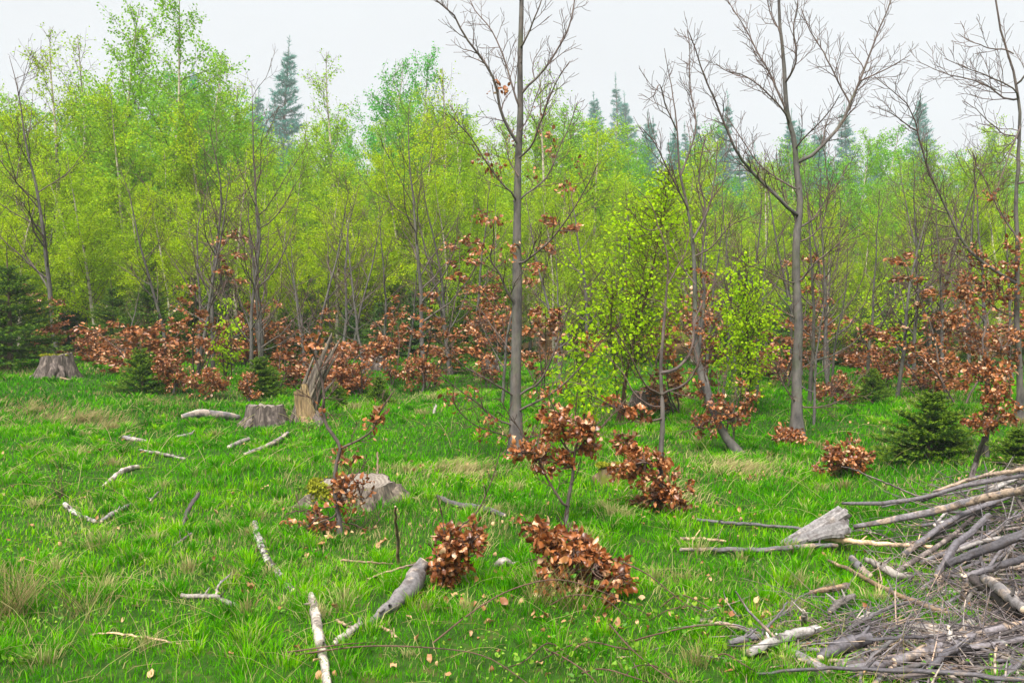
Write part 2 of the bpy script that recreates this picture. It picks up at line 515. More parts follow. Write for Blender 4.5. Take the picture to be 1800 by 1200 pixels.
# ---------------------------------------------------------------- ground
def make_ground():
    rs = np.concatenate([[0.0], .4 * np.power(1.046, np.arange(0, 146))])
    rs = rs[rs < 270]
    na = 260
    an = np.arange(na) * 2 * math.pi / na
    x = rs[:, None] * np.sin(an)[None]; y = rs[:, None] * np.cos(an)[None]
    z = ground_z(x, y)
    V = np.stack([x, y, z], -1).reshape(-1, 3)
    i = np.arange(len(rs) - 1)[:, None] * na; j = np.arange(na)[None]; j2 = (j + 1) % na
    q = np.stack([i + j, i + j2, i + na + j2, i + na + j], -1).reshape(-1, 4)
    mb = MB(); mb.add(V, None, q[:, ::-1])
    o = mb.build('ground', M['ground']); o['kind'] = 'structure'
    o['label'] = 'uneven clearing floor of soil and moss under the grass'
    return o
make_ground()

# ---------------------------------------------------------------- builders: background trees
def make_birch(seed, H=8.0, sparse=False, low=.11, width=.17, nb=50, nleaf=17000, lsize=.060):
    rng = np.random.default_rng(seed)
    tr = MB(); cr = MB()
    P = grow(rng, (0, 0, -.1), (rng.normal(0, .04), rng.normal(0, .04), 1), H, 14, .035, .03)
    rad = np.linspace(H * .0105, .006, 14)
    tube(tr, P, rad, 6, .1, b=None)
    sites = []
    for i in range(nb):
        f = low + (.97 - low) * (i + rng.random()) / nb
        q = f * 13; j = min(12, int(q)); p = P[j] * (1 - q + j) + P[j + 1] * (q - j)
        t = (f - low) / (1 - low)
        L = H * width * (1.55 * (1 - t) ** .75 * (.35 + .65 * min(1, t * 4 + .35)) + .18) * rng.uniform(.7, 1.25)
        az = rng.random() * 6.28; el = rng.uniform(.45, .95) + .25 * t
        Q = grow(rng, p, (math.cos(az) * math.cos(el), math.sin(az) * math.cos(el), math.sin(el)), L, 7, .11, .02)
        rb = max(.005, .010 * L * (1 - f) + .004)
        tube(tr, Q, np.linspace(rb, .003, 7), 4, rng.random(), b=.06)
        sites.append((Q, 1.0))
        for k in range(int(5 + L * 4)):
            u = rng.uniform(.2, 1) * 5.99; jj = int(u)
            pp = Q[jj] * (1 - u + jj) + Q[jj + 1] * (u - jj)
            d = side_dir(rng, Q[jj + 1] - Q[jj], rng.uniform(.4, 1.0))
            W = grow(rng, pp, d, L * rng.uniform(.22, .5), 4, .16, -.06)
            tube(tr, W, np.linspace(.0036, .0018, 4), 3, rng.random(), b=.02)
            sites.append((W, 1.0))
    # leaves along branches and twigs
    allp = []; alld = []
    lens = np.array([np.linalg.norm(np.diff(s[0], axis=0), axis=1).sum() for s in sites])
    hts = np.array([s[0][-1, 2] / H for s in sites])
    wgt = lens * (np.clip(1.35 - hts * 1.1, .12, 1) if sparse else np.clip(1.25 - hts * .55, .3, 1))
    cnt = rng.poisson(nleaf * wgt / wgt.sum())
    for (Q, _), c in zip(sites, cnt):
        if not c: continue
        u = rng.random(c) ** .8 * (len(Q) - 1.001); j = u.astype(int); f = (u - j)[:, None]
        allp.append(Q[j] * (1 - f) + Q[j + 1] * f + rng.normal(0, .055, (c, 3)))
        alld.append((Q[j + 1] - Q[j]) * 2 + rng.normal(0, .5, (c, 3)) * np.linalg.norm(Q[1] - Q[0]) * 3 + np.array([0, 0, -.1]))
    pos = np.concatenate(allp); d = np.concatenate(alld)
    patch = vnoise(pos[:, 0] * 2.2 + 40, pos[:, 2] * 1.6 + pos[:, 1] * 2.2, seed)
    put_leaves(cr, rng, QUADLEAF, pos, d, lsize * rng.uniform(.65, 1.3, len(pos)), np.clip(.55 * patch + .5 * rng.random(len(pos)), 0, 1))
    root = thing('birch_tree', 'birch', 'tree')
    tr.build('trunk', M['birch_bark'], root)
    cr.build('crown', M['birch_leaf'], root, kind='stuff')
    return root

def make_beech(seed, H=6.0, nb=17, spread=.30, fork=False):
    rng = np.random.default_rng(seed)
    tr = MB(); cr = MB()
    P = grow(rng, (0, 0, -.1), (rng.normal(0, .06), rng.normal(0, .06), 1), H, 13, .06, .05)
    tube(tr, P, np.linspace(H * .0098, .004, 13), 6, .2)
    for i in range(nb):
        f = .2 + .76 * (i + rng.random()) / nb
        q = f * 12; j = min(11, int(q)); p = P[j] * (1 - q + j) + P[j + 1] * (q - j)
        L = H * spread * (1.15 - .8 * f) * rng.uniform(.7, 1.35)
        az = rng.random() * 6.28; el = rng.uniform(.35, .8)
        Q = grow(rng, p, (math.cos(az) * math.cos(el), math.sin(az) * math.cos(el), math.sin(el)), L, 8, .12, .10)
        rb = max(.006, H * .0100 * (1 - f) * .5)
        tube(tr, Q, np.linspace(rb, .004, 8), 5, rng.random())
        twigs(cr, rng, Q, rb, .004, .17, .62, 2, .18, .98, (.45, .95), .0032, None, .12, True)
    root = thing('beech_tree', 'beech', 'tree')
    tr.build('trunk', M['beech_bark'], root)
    cr.build('crown', M['beech_bark'], root, kind='stuff')
    return root

def make_spruce(seed, H=1.1, W=.55, whorls=10, per=8, lat=8, nlen=.026, nwid=.0075, dens=420, el0=.5, el1=-.15, tipcol=.55, droop=0., leader=.12, tmax=.97):
    rng = np.random.default_rng(seed)
    tr = MB(); cr = MB()
    P = grow(rng, (0, 0, -.08), (0, 0, 1), H, 8, .02, .05)
    tube(tr, P, np.linspace(H * .016 + .006, .004, 8), 6, .3, b=1.0)
    shoots = [(P[-3:], .9)]
    def pt(f):
        q = f * 6.999; j = int(q); return P[j] * (1 - q + j) + P[j + 1] * (q - j)
    for w in range(whorls):
        t = (w + .2) / whorls
        f = .05 + (tmax - leader - .05) * t
        for b in range(per + int(rng.integers(-1, 2))):
            az = 6.28 * b / per + rng.normal(0, .25) + w * .6
            L = W * ((1 - t) ** .85 * .95 + .10) * rng.uniform(.72, 1.18)
            el = el1 + (el0 - el1) * t + rng.normal(0, .1)
            Q = grow(rng, pt(min(.99, f + rng.normal(0, .012))), (math.cos(az) * math.cos(el), math.sin(az) * math.cos(el), math.sin(el)), L, 6, .05, .035 - droop)
            tube(tr, Q, np.linspace(max(.003, L * .014), .0018, 6), 4, .4, b=.5)
            shoots.append((Q, 1))
            nl = max(2, int(lat * (L / W) + 1))
            for k in range(nl):
                u = (.22 + .74 * k / nl) * 4.999; jj = int(u)
                pp = Q[jj] * (1 - u + jj) + Q[jj + 1] * (u - jj)
                d0 = unit(Q[jj + 1] - Q[jj]); sd = unit(np.cross(d0, (0, 0, 1)))
                for sg in (-1, 1):
                    dd = d0 * .75 + sg * sd * rng.uniform(.5, .8) + np.array([0, 0, rng.normal(.05, .18) - droop * 4])
                    S = grow(rng, pp, dd, L * .42 * (1 - .6 * k / nl) * rng.uniform(.7, 1.2) + .03 * W, 4, .06, .02 - droop)
                    shoots.append((S, .8))
    pos, dr, aa = [], [], []
    for S, wgt in shoots:
        L = np.linalg.norm(np.diff(S, axis=0), axis=1).sum()
        c = int(dens * L * wgt) + 3
        u = rng.random(c) * (len(S) - 1.001); j = u.astype(int); f = (u - j)[:, None]
        tg = unit(S[j + 1] - S[j])
        pos.append(S[j] * (1 - f) + S[j + 1] * f)
        dr.append(tg * .75 + unit(rng.normal(0, 1, (c, 3)) + np.array([0, 0, .15])) * .8)
        aa.append(np.clip(rng.random(c) * .35 + tipcol * (u / (len(S) - 1)) ** 2.0 + .08, 0, 1))
    pos = np.concatenate(pos); dr = np.concatenate(dr); aa = np.concatenate(aa)
    NT = (np.array([(-.5 * nwid / nlen, 0, 0), (.5 * nwid / nlen, .15, 0), (0, 1, 0)]), [(0, 1, 2)], [])
    put_leaves(cr, rng, NT, pos, dr, nlen * rng.uniform(.75, 1.25, len(pos)), aa)
    root = thing('spruce_tree', 'spruce', 'tree')
    tr.build('trunk', M['spruce_bark'], root)
    cr.build('crown', M['needle'], root, kind='stuff')
    return root

def make_copper(seed, H=1.2, W=.7, stems=5, nleaf=1100, lsize=.064, tall=False):
    rng = np.random.default_rng(seed)
    tr = MB(); cr = MB(); sites = []
    for i in range(stems):
        az = rng.random() * 6.28
        lean = rng.uniform(.1, .5) if tall else rng.uniform(.3, 1.0)
        Q = grow(rng, (rng.normal(0, .05), rng.normal(0, .05), -.05), (math.cos(az) * lean, math.sin(az) * lean, 1), H * rng.uniform(.65, 1.1), 8, .12, .0)
        tube(tr, Q, np.linspace(.013, .004, 8), 4, rng.random())
        L = W * .8
        for k in range(int(9 if not tall else 14)):
            u = rng.uniform(.15, 1) * 6.99; j = int(u)
            p = Q[j] * (1 - u + j) + Q[j + 1] * (u - j)
            a2 = rng.random() * 6.28
            S = grow(rng, p, (math.cos(a2), math.sin(a2), rng.uniform(-.1, .5)), L * rng.uniform(.35, 1) * (1.1 - .6 * u / 7), 5, .16, 0)
            tube(tr, S, np.linspace(.005, .0025, 5), 3, rng.random())
            sites.append(S)
    w = np.array([np.linalg.norm(np.diff(s, axis=0), axis=1).sum() for s in sites])
    w = w * rng.uniform(.4, 1.5, len(w))
    for S, c in zip(sites, rng.poisson(nleaf * w / w.sum())):
        if not c: continue
        u = (.2 + .8 * rng.random(c)) * (len(S) - 1.001); j = u.astype(int); f = (u - j)[:, None]
        pos = S[j] * (1 - f) + S[j + 1] * f + rng.normal(0, .025, (c, 3))
        pos[:, 2] = np.maximum(pos[:, 2], .03)
        d = unit(S[j + 1] - S[j]) + rng.normal(0, .7, (c, 3)) + np.array([0, 0, -.25])
        put_leaves(cr, rng, MIDLEAF, pos, d, lsize * rng.uniform(.6, 1.2, c))
    root = thing('copper_beech_shrub', 'shrub', 'shrub')
    tr.build('stem', M['beech_bark'], root)
    cr.build('foliage', M['copper'], root, kind='stuff')
    return root

class Pool:
    """prototypes that are used up first and copied afterwards"""
    def __init__(s, protos): s.p = protos; s.used = set()
    def put(s, i, loc, rz, scale, label, group=None, tint=None, cat=None, name=None, lean=0.):
        src = s.p[i % len(s.p)]
        if i % len(s.p) not in s.used:
            s.used.add(i % len(s.p)); r = src
            r.location = loc; r.rotation_euler = (lean, 0, rz); r.scale = scale if hasattr(scale, '__len__') else (scale,) * 3
            r['label'] = label
            if group: r['group'] = group
            if tint is not None:
                for c in r.children: c['tint'] = tint
        else:
            r = copy_thing(src, loc, rz, scale, label, group, tint, lean)
        if cat: r['category'] = cat
        if name: r.name = name
        return r

BIRCH = Pool([make_birch(101), make_birch(102, width=.16, low=.10), make_birch(103, width=.19, nb=52, nleaf=18000), make_birch(104, low=.08, width=.2, nb=54, nleaf=19000),
              make_birch(105, sparse=True, low=.2, width=.14, nb=42, nleaf=5500), make_birch(106, sparse=True, low=.2, width=.17, nb=46, nleaf=6500)])
BEECH = Pool([make_beech(201), make_beech(202, nb=15, spread=.26), make_beech(203, nb=19, spread=.34), make_beech(204, nb=14, spread=.38), make_beech(205, nb=20, spread=.24), make_beech(206, nb=17, spread=.3)])
FARSP = Pool([make_spruce(301, 16, 2.7, 30, 7, 6, .24, .05, 25, .55, -.25, .4, .02, .04), make_spruce(302, 16, 2.2, 28, 6, 6, .24, .05, 25, .5, -.3, .4, .03, .05),
              make_spruce(303, 16, 3.4, 30, 7, 7, .24, .05, 22, .6, -.1, .4, .0, .03)])
MIDSP = Pool([make_spruce(311, 2.6, 1.0, 13, 8, 8, .045, .012, 190, .6, -.1, .6), make_spruce(312, 2.6, 1.15, 12, 8, 8, .045, .012, 190, .55, -.05, .6), make_spruce(313, 2.6, .85, 14, 7, 8, .045, .012, 190, .6, .0, .7)])
SMALLSP = Pool([make_spruce(321, 1.15, .60, 9, 9, 9, .026, .0082, 620, .75, .05, .75), make_spruce(322, 1.0, .5, 8, 8, 8, .026, .008, 420, .8, .1, .8)])
SHRUB = Pool([make_copper(401), make_copper(402, 1.0, .8, 6, 1300), make_copper(403, 1.4, .6, 4, 950), make_copper(404, 2.4, .75, 3, 1200, .066, True), make_copper(405, 2.2, .6, 3, 850, .066, True)])

def on_ground(px, Y):
    x = (px - 900) / FPX * Y
    return (x, Y, gz(x, Y))
def height_for(py, Y):
    return CAM_Z + math.tan(math.atan((600 - py) / FPX) - PITCH) * Y
def place(pool, i, px, Y, top, H0, label, group=None, tint=None, wide=1.0, **k):
    loc = on_ground(px, Y)
    s = max(.05, (height_for(top, Y) - loc[2])) / H0
    rz = (i * 2.399 + px * .37) % 6.28
    return pool.put(i, loc, rz, (s * wide, s * wide, s), label, group, tint, **k)

rg = np.random.default_rng(77)

# ---------------------------------------------------------------- background: birch wall and far spruces
NAMED_BIRCH = [  # variant, photo x, distance, top row, tint, label
    (4, 105, 27, 40, .15, 'tall sparse birch with thin twiggy top above the cut stump'),
    (5, 150, 30, 55, .2, 'thin pale birch just right of the tall twiggy birch above the stump'),
    (0, 205, 29, 5, .45, 'slender tall birch with white lower trunk and loose green top'),
    (2, 282, 28, -25, .55, 'tallest full green birch reaching the top edge of the picture'),
    (1, 330, 31, 75, .4, 'green birch standing close behind the tallest full birch'),
    (5, 395, 33, 90, .1, 'loose birch with bare twiggy tip left of the dark pointed spruce'),
    (4, 580, 36, 85, .35, 'airy birch right of the tall lone dark spruce'),
    (1, 652, 44, 85, .9, 'slim bluish green birch beside the rounded bluish green one'),
    (2, 708, 44, 82, 1.0, 'rounded bluish green birch rising above the yellow green ones'),
    (3, 745, 25, 195, .0, 'broad yellow green birch left of the tall grey beech'),
    (5, 778, 30, 115, .1, 'twiggy sparse birch just above the broad yellow green birch'),
    (4, 940, 27, 100, .4, 'thin fresh green birch directly behind the tall grey beech'),
    (2, 1085, 36, 195, .5, 'soft green birch in front of the small far spruce tip'),
    (0, 1030, 40, 180, .6, 'hazy pale green birch right of the tall grey beech'),
    (2, 1722, 42, 215, .3, 'rounded hazy yellow green birch behind the right edge branches'),
]
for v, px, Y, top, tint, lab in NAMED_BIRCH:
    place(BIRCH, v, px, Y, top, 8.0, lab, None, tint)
prof_x = np.array([-500, 0, 60, 150, 250, 340, 420, 520, 620, 720, 800, 880, 980, 1060, 1150, 1250, 1400, 1500, 1600, 1720, 1800, 2300])
prof_y = np.array([130, 150, 135, 130, 120, 125, 160, 185, 180, 185, 172, 182, 200, 180, 225, 228, 236, 246, 256, 228, 222, 225])
def filler_birch(Y0, Y1, step, drop, tint0, tint1, label, group, xr=(-420, 2220), varr=60):
    x = xr[0]
    while x < xr[1]:
        px = x + rg.uniform(-.4, .4) * step; x += step * rg.uniform(.75, 1.25)
        Y = rg.uniform(Y0, Y1)
        top = np.interp(px, prof_x, prof_y) + drop + rg.normal(0, 1) * varr * .4 + abs(rg.normal(0, varr * .5))
        place(BIRCH, int(rg.integers(0, 4)), px, Y, top, 8.0, label, group, float(np.clip(rg.uniform(tint0, tint1), 0, 1)), wide=rg.uniform(.9, 1.35))
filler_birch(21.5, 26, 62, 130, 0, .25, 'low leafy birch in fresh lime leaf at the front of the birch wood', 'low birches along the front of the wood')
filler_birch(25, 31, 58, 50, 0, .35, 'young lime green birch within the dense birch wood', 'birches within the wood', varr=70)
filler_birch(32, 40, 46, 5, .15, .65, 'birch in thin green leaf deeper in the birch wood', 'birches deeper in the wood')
filler_birch(44, 60, 46, 12, .6, 1.0, 'hazy pale birch at the back of the wood', 'hazy birches at the back')  # strongest tint: back-row haze painted into the leaf colour

FAR = [(0, 502, 62, 55, 'lone dark pointed spruce standing high above the birches on the left'),
       (1, 1087, 95, 125, 'faint far spruce tip above the pale birches in the middle'),
       (1, 1268, 75, 158, 'hazy pointed spruce just left of the bare spreading beech'),
       (0, 1385, 70, 185, 'blue green spruce behind the trunk of the bare spreading beech'),
       (0, 1478, 72, 180, 'dense blue green spruce right of the bare spreading beech'),
       (2, 1608, 78, 160, 'broad hazy blue spruce with long spread boughs on the right'),
       (1, 1535, 85, 235, 'short hazy spruce between the dense and the broad blue spruces'),
       (1, 1205, 80, 210, 'small hazy spruce between two bare beeches'),
       (2, 1440, 66, 245, 'low blue green spruce filling the gap right of the spreading beech'),
       (2, 355, 80, 105, 'ghostly far spruce between the green birches on the left')]
for v, px, Y, top, lab in FAR:  # the tint paints far haze into the needles
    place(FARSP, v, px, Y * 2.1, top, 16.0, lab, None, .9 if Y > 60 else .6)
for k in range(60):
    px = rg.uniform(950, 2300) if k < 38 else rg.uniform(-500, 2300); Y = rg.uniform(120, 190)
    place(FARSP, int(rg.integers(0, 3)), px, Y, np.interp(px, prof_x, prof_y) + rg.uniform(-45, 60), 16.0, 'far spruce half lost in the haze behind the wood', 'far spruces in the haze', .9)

# understory spruces
US = [(0, 15, 17.0, 425, 1.35, 'tall dark young spruce at the left edge beside the stump'),
      (1, 262, 20.5, 470, 1.25, 'dark spreading spruce in shade behind the copper shrubs on the left'),
      (2, 330, 22, 455, 1.2, 'dark spruce under the birches left of the grey beech trunk'),
      (0, 200, 22, 480, 1.2, 'shaded spruce between the two thin grey trunks on the left'),
      (1, 500, 21, 520, 1.1, 'shaded spruce behind the splintered snag'),
      (2, 795, 19.5, 540, 1.0, 'dark green spruce behind the wide copper shrub in the middle'),
      (1, -60, 18.5, 440, 1.3, 'dark spruce half outside the left edge of the wood'),
      (0, 840, 21.5, 560, 1.2, 'low dark spruce by the small brown stump in the middle'),
      (1, 700, 24, 470, 1.2, 'dark spruce under the yellow green birch')]
for v, px, Y, top, w, lab in US:
    place(MIDSP, v, px, Y, top, 2.6, lab, None, .0, w)
for k in range(52):  # dark fillers, partly added to imitate the shadow at the wood's base
    px = rg.uniform(-350, 2150); Y = rg.uniform(21, 30)
    place(MIDSP, int(rg.integers(0, 3)), px, Y, rg.uniform(430, 540), 2.6, 'dark young spruce in the shade under the birches', 'young spruces in the shade under the birches', .1, rg.uniform(1, 1.4))
SS = [(0, 1637, 9.3, 660, 1.28, 'round bushy green spruce beside the brush pile'),
      (1, 1537, 13.5, 632, 1.0, 'small loose spruce behind the bushy one'),
      (1, 247, 14.8, 592, 1.1, 'small spruce left of the round copper shrub'),
      (0, 455, 15.2, 612, 1.2, 'small light green spruce right of the copper shrubs'),
      (1, 665, 14.2, 648, 1.0, 'tiny spruce on the grass right of the splintered snag'),
      (0, 1800, 8.6, 735, 1.3, 'spruce cut off by the right edge above the brush pile'),
      (1, 590, 13.6, 660, .9, 'tiny spruce seedling just right of the snag'),
      (0, 1400, 21, 570, 1.1, 'dark little spruce behind the spreading beech'),
      (1, 1700, 20, 600, 1.1, 'little spruce among copper shrubs on the right')]
for v, px, Y, top, w, lab in SS:
    place(SMALLSP, v, px, Y, top, 1.15 if v == 0 else 1.0, lab, None, .0, w)

# ---------------------------------------------------------------- mid-distance bare beeches
MB_LIST = [(0, 98, 19.5, 90, 'tall grey beech rising right behind the cut stump on the left'),
           (1, 215, 17.5, 470, 'thin grey beech sapling with a few copper leaves left of the small spruce'),
           (2, 372, 18.5, 200, 'grey beech with reddish twiggy crown behind the copper shrubs'),
           (4, 408, 19.0, 330, 'thin straight beech close to the reddish twiggy beech'),
           (3, 465, 19.5, 140, 'straight grey beech with spreading arms left of the snag'),
           (1, 553, 18.0, 300, 'slim beech directly above the snag'),
           (2, 598, 20.0, 290, 'dark slim beech right of the snag'),
           (4, 640, 18.5, 330, 'leaning slim grey beech left of the wide copper shrub'),
           (0, 678, 19.5, 340, 'slim beech over the dark stump behind the copper shrub'),
           (3, 750, 17.0, 165, 'grey beech carrying tiers of copper leaves over the wide shrub'),
           (4, 716, 20.5, 390, 'thin beech between the tiered copper beech and its neighbour'),
           (5, 882, 13.5, 380, 'thin forked grey beech just left of the tall beech trunk'),
           (1, 985, 17.0, 300, 'slim beech between the tall beech and the bright birch'),
           (2, 1045, 19.0, 280, 'reddish twiggy beech behind the bright birch'),
           (4, 1434, 12.0, 440, 'thin beech standing close right of the spreading beech'),
           (1, 1466, 14.5, 420, 'pale leaning thin beech right of the spreading beech'),
           (0, 1527, 15.5, 330, 'slim dark beech above the small loose spruce'),
           (2, 1597, 19.0, 300, 'beech with reddish fan of twigs between the small spruce and the right copper mass'),
           (5, 1632, 21.0, 380, 'thin far beech just right of the fan shaped one'),
           (3, 1665, 16.0, 300, 'crooked slim beech left of the right copper mass'),
           (2, 1235, 15.0, 270, 'reddish twiggy beech behind the curved double stem'),
           (4, 1290, 18.0, 320, 'slender twiggy beech behind the small bright birch'),
           (0, 1740, 14.5, 260, 'tangled beech behind the right copper mass')]
for v, px, Y, top, lab in MB_LIST:
    place(BEECH, v, px, Y, top, 6.0, lab)
for k in range(32):
    px = rg.uniform(-380, 2200); Y = rg.uniform(19, 26)
    place(BEECH, int(rg.integers(0, 6)), px, Y, np.interp(px, prof_x, prof_y) + rg.uniform(60, 220), 6.0, 'slim bare beech sapling among the birches at the wood edge', 'bare beech saplings along the wood edge')

for k in range(22):
    px = rg.uniform(960, 1790) if k < 16 else rg.uniform(250, 800); Y = rg.uniform(14, 19)
    place(BEECH, int(rg.integers(0, 6)), px, Y, rg.uniform(225, 400), 6.0, 'slender reddish twiggy beech sapling standing before the birch wood', 'reddish twiggy saplings before the wood')
# ---------------------------------------------------------------- mid-distance copper shrubs
SH = [(1, 150, 18.5, 560, 1.3, 'copper shrub behind the cut stump on the left'),
      (3, 345, 17.0, 430, 1.1, 'tall loose copper sapling behind the round shrubs'),
      (4, 75, 18.0, 500, 1.3, 'loose copper sapling between the left spruce and the grey trunk'),
      (3, 530, 17.5, 555, 1.4, 'tall copper shrub behind the snag'),
      (1, 600, 16.5, 580, 1.4, 'spreading copper shrub right of the snag'),
      (4, 690, 16.5, 520, 1.1, 'upright copper sapling over the dark stump'),
      (3, 752, 16.5, 440, 1.2, 'tall copper sapling with leaves in tiers behind the wide shrub'),
      (0, 630, 15.5, 600, 1.4, 'low copper shrub in front of the slim leaning beech'),
      (2, 480, 16.5, 570, 1.4, 'copper shrub between the small spruce and the snag'),
      (4, 860, 16.5, 500, 1.2, 'thin copper sapling left of the tall beech trunk'),
      (3, 950, 15.0, 420, 1.0, 'tall thin copper sapling right of the tall beech trunk'),
      (2, 1200, 13.0, 560, 1.1, 'copper shrub behind the forked sapling'),
      (4, 1240, 14.0, 480, 1.1, 'tall copper sapling between the two bright birches'),
      (3, 1380, 16.5, 470, 1.3, 'tall copper sapling left of the spreading beech trunk'),
      (0, 1560, 16.5, 580, 1.3, 'copper shrub behind the small loose spruce'),
      (1, 1625, 15.0, 600, 1.2, 'copper shrub beyond the round spruce'),
      (3, 1690, 13.5, 470, 1.4, 'tall copper sapling left of the right edge tree'),
      (4, 1655, 17.5, 450, 1.4, 'tall copper sapling beyond the fallen sticks on the right')]
for v, px, Y, top, w, lab in SH:
    H0 = (1.2, 1.0, 1.4, 2.4, 2.2)[v] * .95
    place(SHRUB, v, px, Y, top, H0, lab, None, None, w)
for k in range(24):
    px = rg.uniform(-350, 2150); Y = rg.uniform(17, 24) if k < 22 else rg.uniform(16, 30)
    v = int(rg.integers(0, 5)); top = rg.uniform(540, 610) if v < 3 else rg.uniform(450, 560)
    if v < 3: Y = min(Y, 21)
    place(SHRUB, v, px, Y, top, (1.2, 1.0, 1.4, 2.4, 2.2)[v] * .95, 'copper leaved beech sapling in the undergrowth at the wood edge', 'copper beech saplings in the undergrowth', None, rg.uniform(1, 1.6))

# ---------------------------------------------------------------- hero trees
LEAFM = [MB() for _ in HERO]
for mbv, (V, T, Q) in zip(LEAFM, HERO): mbv.add(V, T, Q)
LEAFMESH = [m.mesh('leaf', M['copper_single']) for m in LEAFM]
GLEAFM = [MB() for _ in GREENT]
for mbv, (V, T, Q) in zip(GLEAFM, GREENT): mbv.add(V, T, Q)
GLEAFMESH = [m.mesh('leaf', M['bright_single']) for m in GLEAFM]

class Hero:
    """one traced sapling: trunk and limbs are parts, its leaves are parts up to the limit"""
    def __init__(s, name, label, cat, px, py, Y, seed, bark='beech_bark'):
        s.base = np.array(on_ground(px, Y)) if py is None else at(px, py)
        s.Y = s.base[1]; s.rng = np.random.default_rng(seed)
        s.root = thing(name, label, cat, s.base)
        s.sites = []; s.leaves = []; s.nodes = []; s.bark = M[bark]; s.fine = MB()
    def path(s, pts, dy=0., n=12, y0=None):
        y0 = s.Y if y0 is None else y0
        t = np.linspace(0, 1, len(pts))
        P = np.array([at_y(a, b, y0 + dy * u) for (a, b), u in zip(pts, t)])
        P = spline(P, n)
        P[1:, 1] += np.cumsum(s.rng.normal(0, .012, n - 1))
        return P
    def trunk(s, pts, w0, w1, dy=0., n=26, name='trunk', sides=10, gap=None, ln=.3):
        P = s.path(pts, dy, n)
        P[0, 2] = s.base[2] - .08
        r = (w1 + (w0 - w1) * (1 - np.linspace(0, 1, n)) ** 1.25) * .78 * s.Y / FPX / 2
        r = r * (1 + s.rng.normal(0, .035, n)); r[0] *= 1.9; r[1] *= 1.35; r[2] *= 1.12
        mb = MB(); tube(mb, P, r, sides, .1, .05, s.rng)
        for f in s.rng.random(max(2, n // 4)):           # branch collars and knots
            j = int(f * (n - 2)) + 1
            d = side_dir(s.rng, P[j + 1] - P[j], 1.35)
            tube(mb, [P[j], P[j] + d * r[j] * 1.25], [r[j] * .42, r[j] * .22], 6, .3, cap=False)
        if gap: twigs(mb, s.rng, P, r[0], r[-1], gap, ln, 2, .45, .98, (.5, 1.0), .0025, s.sites)
        mb.build(name, s.bark, s.root, s.base)
        s.nodes.append(P); s.tr = (P, r)
        return P
    def limb(s, pts, w0, w1, dy=0., gap=.17, ln=.42, depth=2, n=14, name='branch', y0=None, f0=.12):
        y0 = s.Y if y0 is None else y0
        P = s.path(pts, dy, n, y0)
        if hasattr(s, 'tr'):
            d = np.linalg.norm(s.tr[0] - P[0], axis=1); P[0] = s.tr[0][int(d.argmin())] if d.min() < .12 else P[0]
        r = (w1 + (w0 - w1) * (1 - np.linspace(0, 1, n)) ** 1.2) * .74 * y0 / FPX / 2
        mb = MB(); tube(mb, P, r, 6, s.rng.random() * .4, .04, s.rng)
        if gap: twigs(mb, s.rng, P, r[0], r[-1], gap * .47, ln * 1.25, depth, f0, .99, (.45, .95), .0030, s.sites, .10)
        bud(mb, P[-1], P[-1] - P[-2], .03)
        mb.build(name, s.bark, s.root, s.base)
        s.nodes.append(P)
        return P
    def near(s, px, py):
        best = None
        for P in s.sites + s.nodes:
            for p in P[1:]:
                q = p - CAM; f = q @ _F
                u = 900 + FPX * q[0] / f; v = 600 - FPX * (q @ _U) / f
                d = (u - px) ** 2 + (v - py) ** 2
                if best is None or d < best[0]: best = (d, p)
        return best[1]
    def sprig(s, px, py, n, spread=.055, size=.068):
        p = s.near(px, py); c = s.rng
        for i in range(int(n * 2.4)):
            q = p + c.normal(0, spread, 3)
            s.leaves.append((q, unit(c.normal(0, .6, 3) + np.array([0, 0, -.35])), size * c.uniform(.65, 1.15)))
    def mass(s, px, py, rx, ry, ntw, nl, size=.078, Y=None, anchor=None, name='twig', drop=.0):
        """leafy twigs reaching from the nearest wood into an ellipsoid of that size"""
        c = s.rng; Y = Y or s.Y
        ctr = at_y(px, py, Y); k = Y / FPX
        rad = np.array([rx * k, (rx + ry) * .5 * k, ry * k])
        A = s.near(px, py + ry * .5) if anchor is None else np.asarray(anchor)
        if anchor is None and np.linalg.norm(A - ctr) > 3 * rad.max(): A = ctr - np.array([0, 0, rad[2]])
        T = []
        for i in range(ntw):
            d = unit(c.normal(0, 1, 3)); e = ctr + d * rad * c.random() ** .45 * c.choice([.85, 1.0, 1.0, 1.5])
            g = gz(e[0], e[1])
            e[2] = max(e[2], g + .05)
            midp = (A + e) / 2 + c.normal(0, .12, 3) * rad
            P = spline([A + c.normal(0, .01, 3), midp, e], 7)
            tube(s.fine, P, np.linspace(.0055, .0022, 7), 4, c.random())
            T.append(P)
            for q in range(2):
                S = grow(c, P[3 + q], unit(P[4 + q] - P[3 + q]) + c.normal(0, .7, 3), rad.mean() * .5, 4, .15, 0)
                tube(s.fine, S, np.linspace(.003, .0018, 4), 3, c.random()); T.append(S)
        s.sites += T
        for i in range(int(nl * 2.6)):
            P = T[int(c.integers(0, len(T)))]
            u = c.uniform(.35, 1) * (len(P) - 1.001); j = int(u)
            p = P[j] * (1 - u + j) + P[j + 1] * (u - j) + c.normal(0, .012, 3)
            if np.linalg.norm((p - ctr) / rad) > 1.7: p = ctr + unit(p - ctr) * rad * c.uniform(.3, 1.05)
            p[2] = max(p[2], gz(p[0], p[1]) + .03)
            out = unit((p - ctr) / rad)
            s.leaves.append((p, unit(out * .5 + unit(P[j + 1] - P[j]) * .4 + c.normal(0, .55, 3) + np.array([0, 0, -.3 - drop])), size * c.uniform(.6, 1.15)))
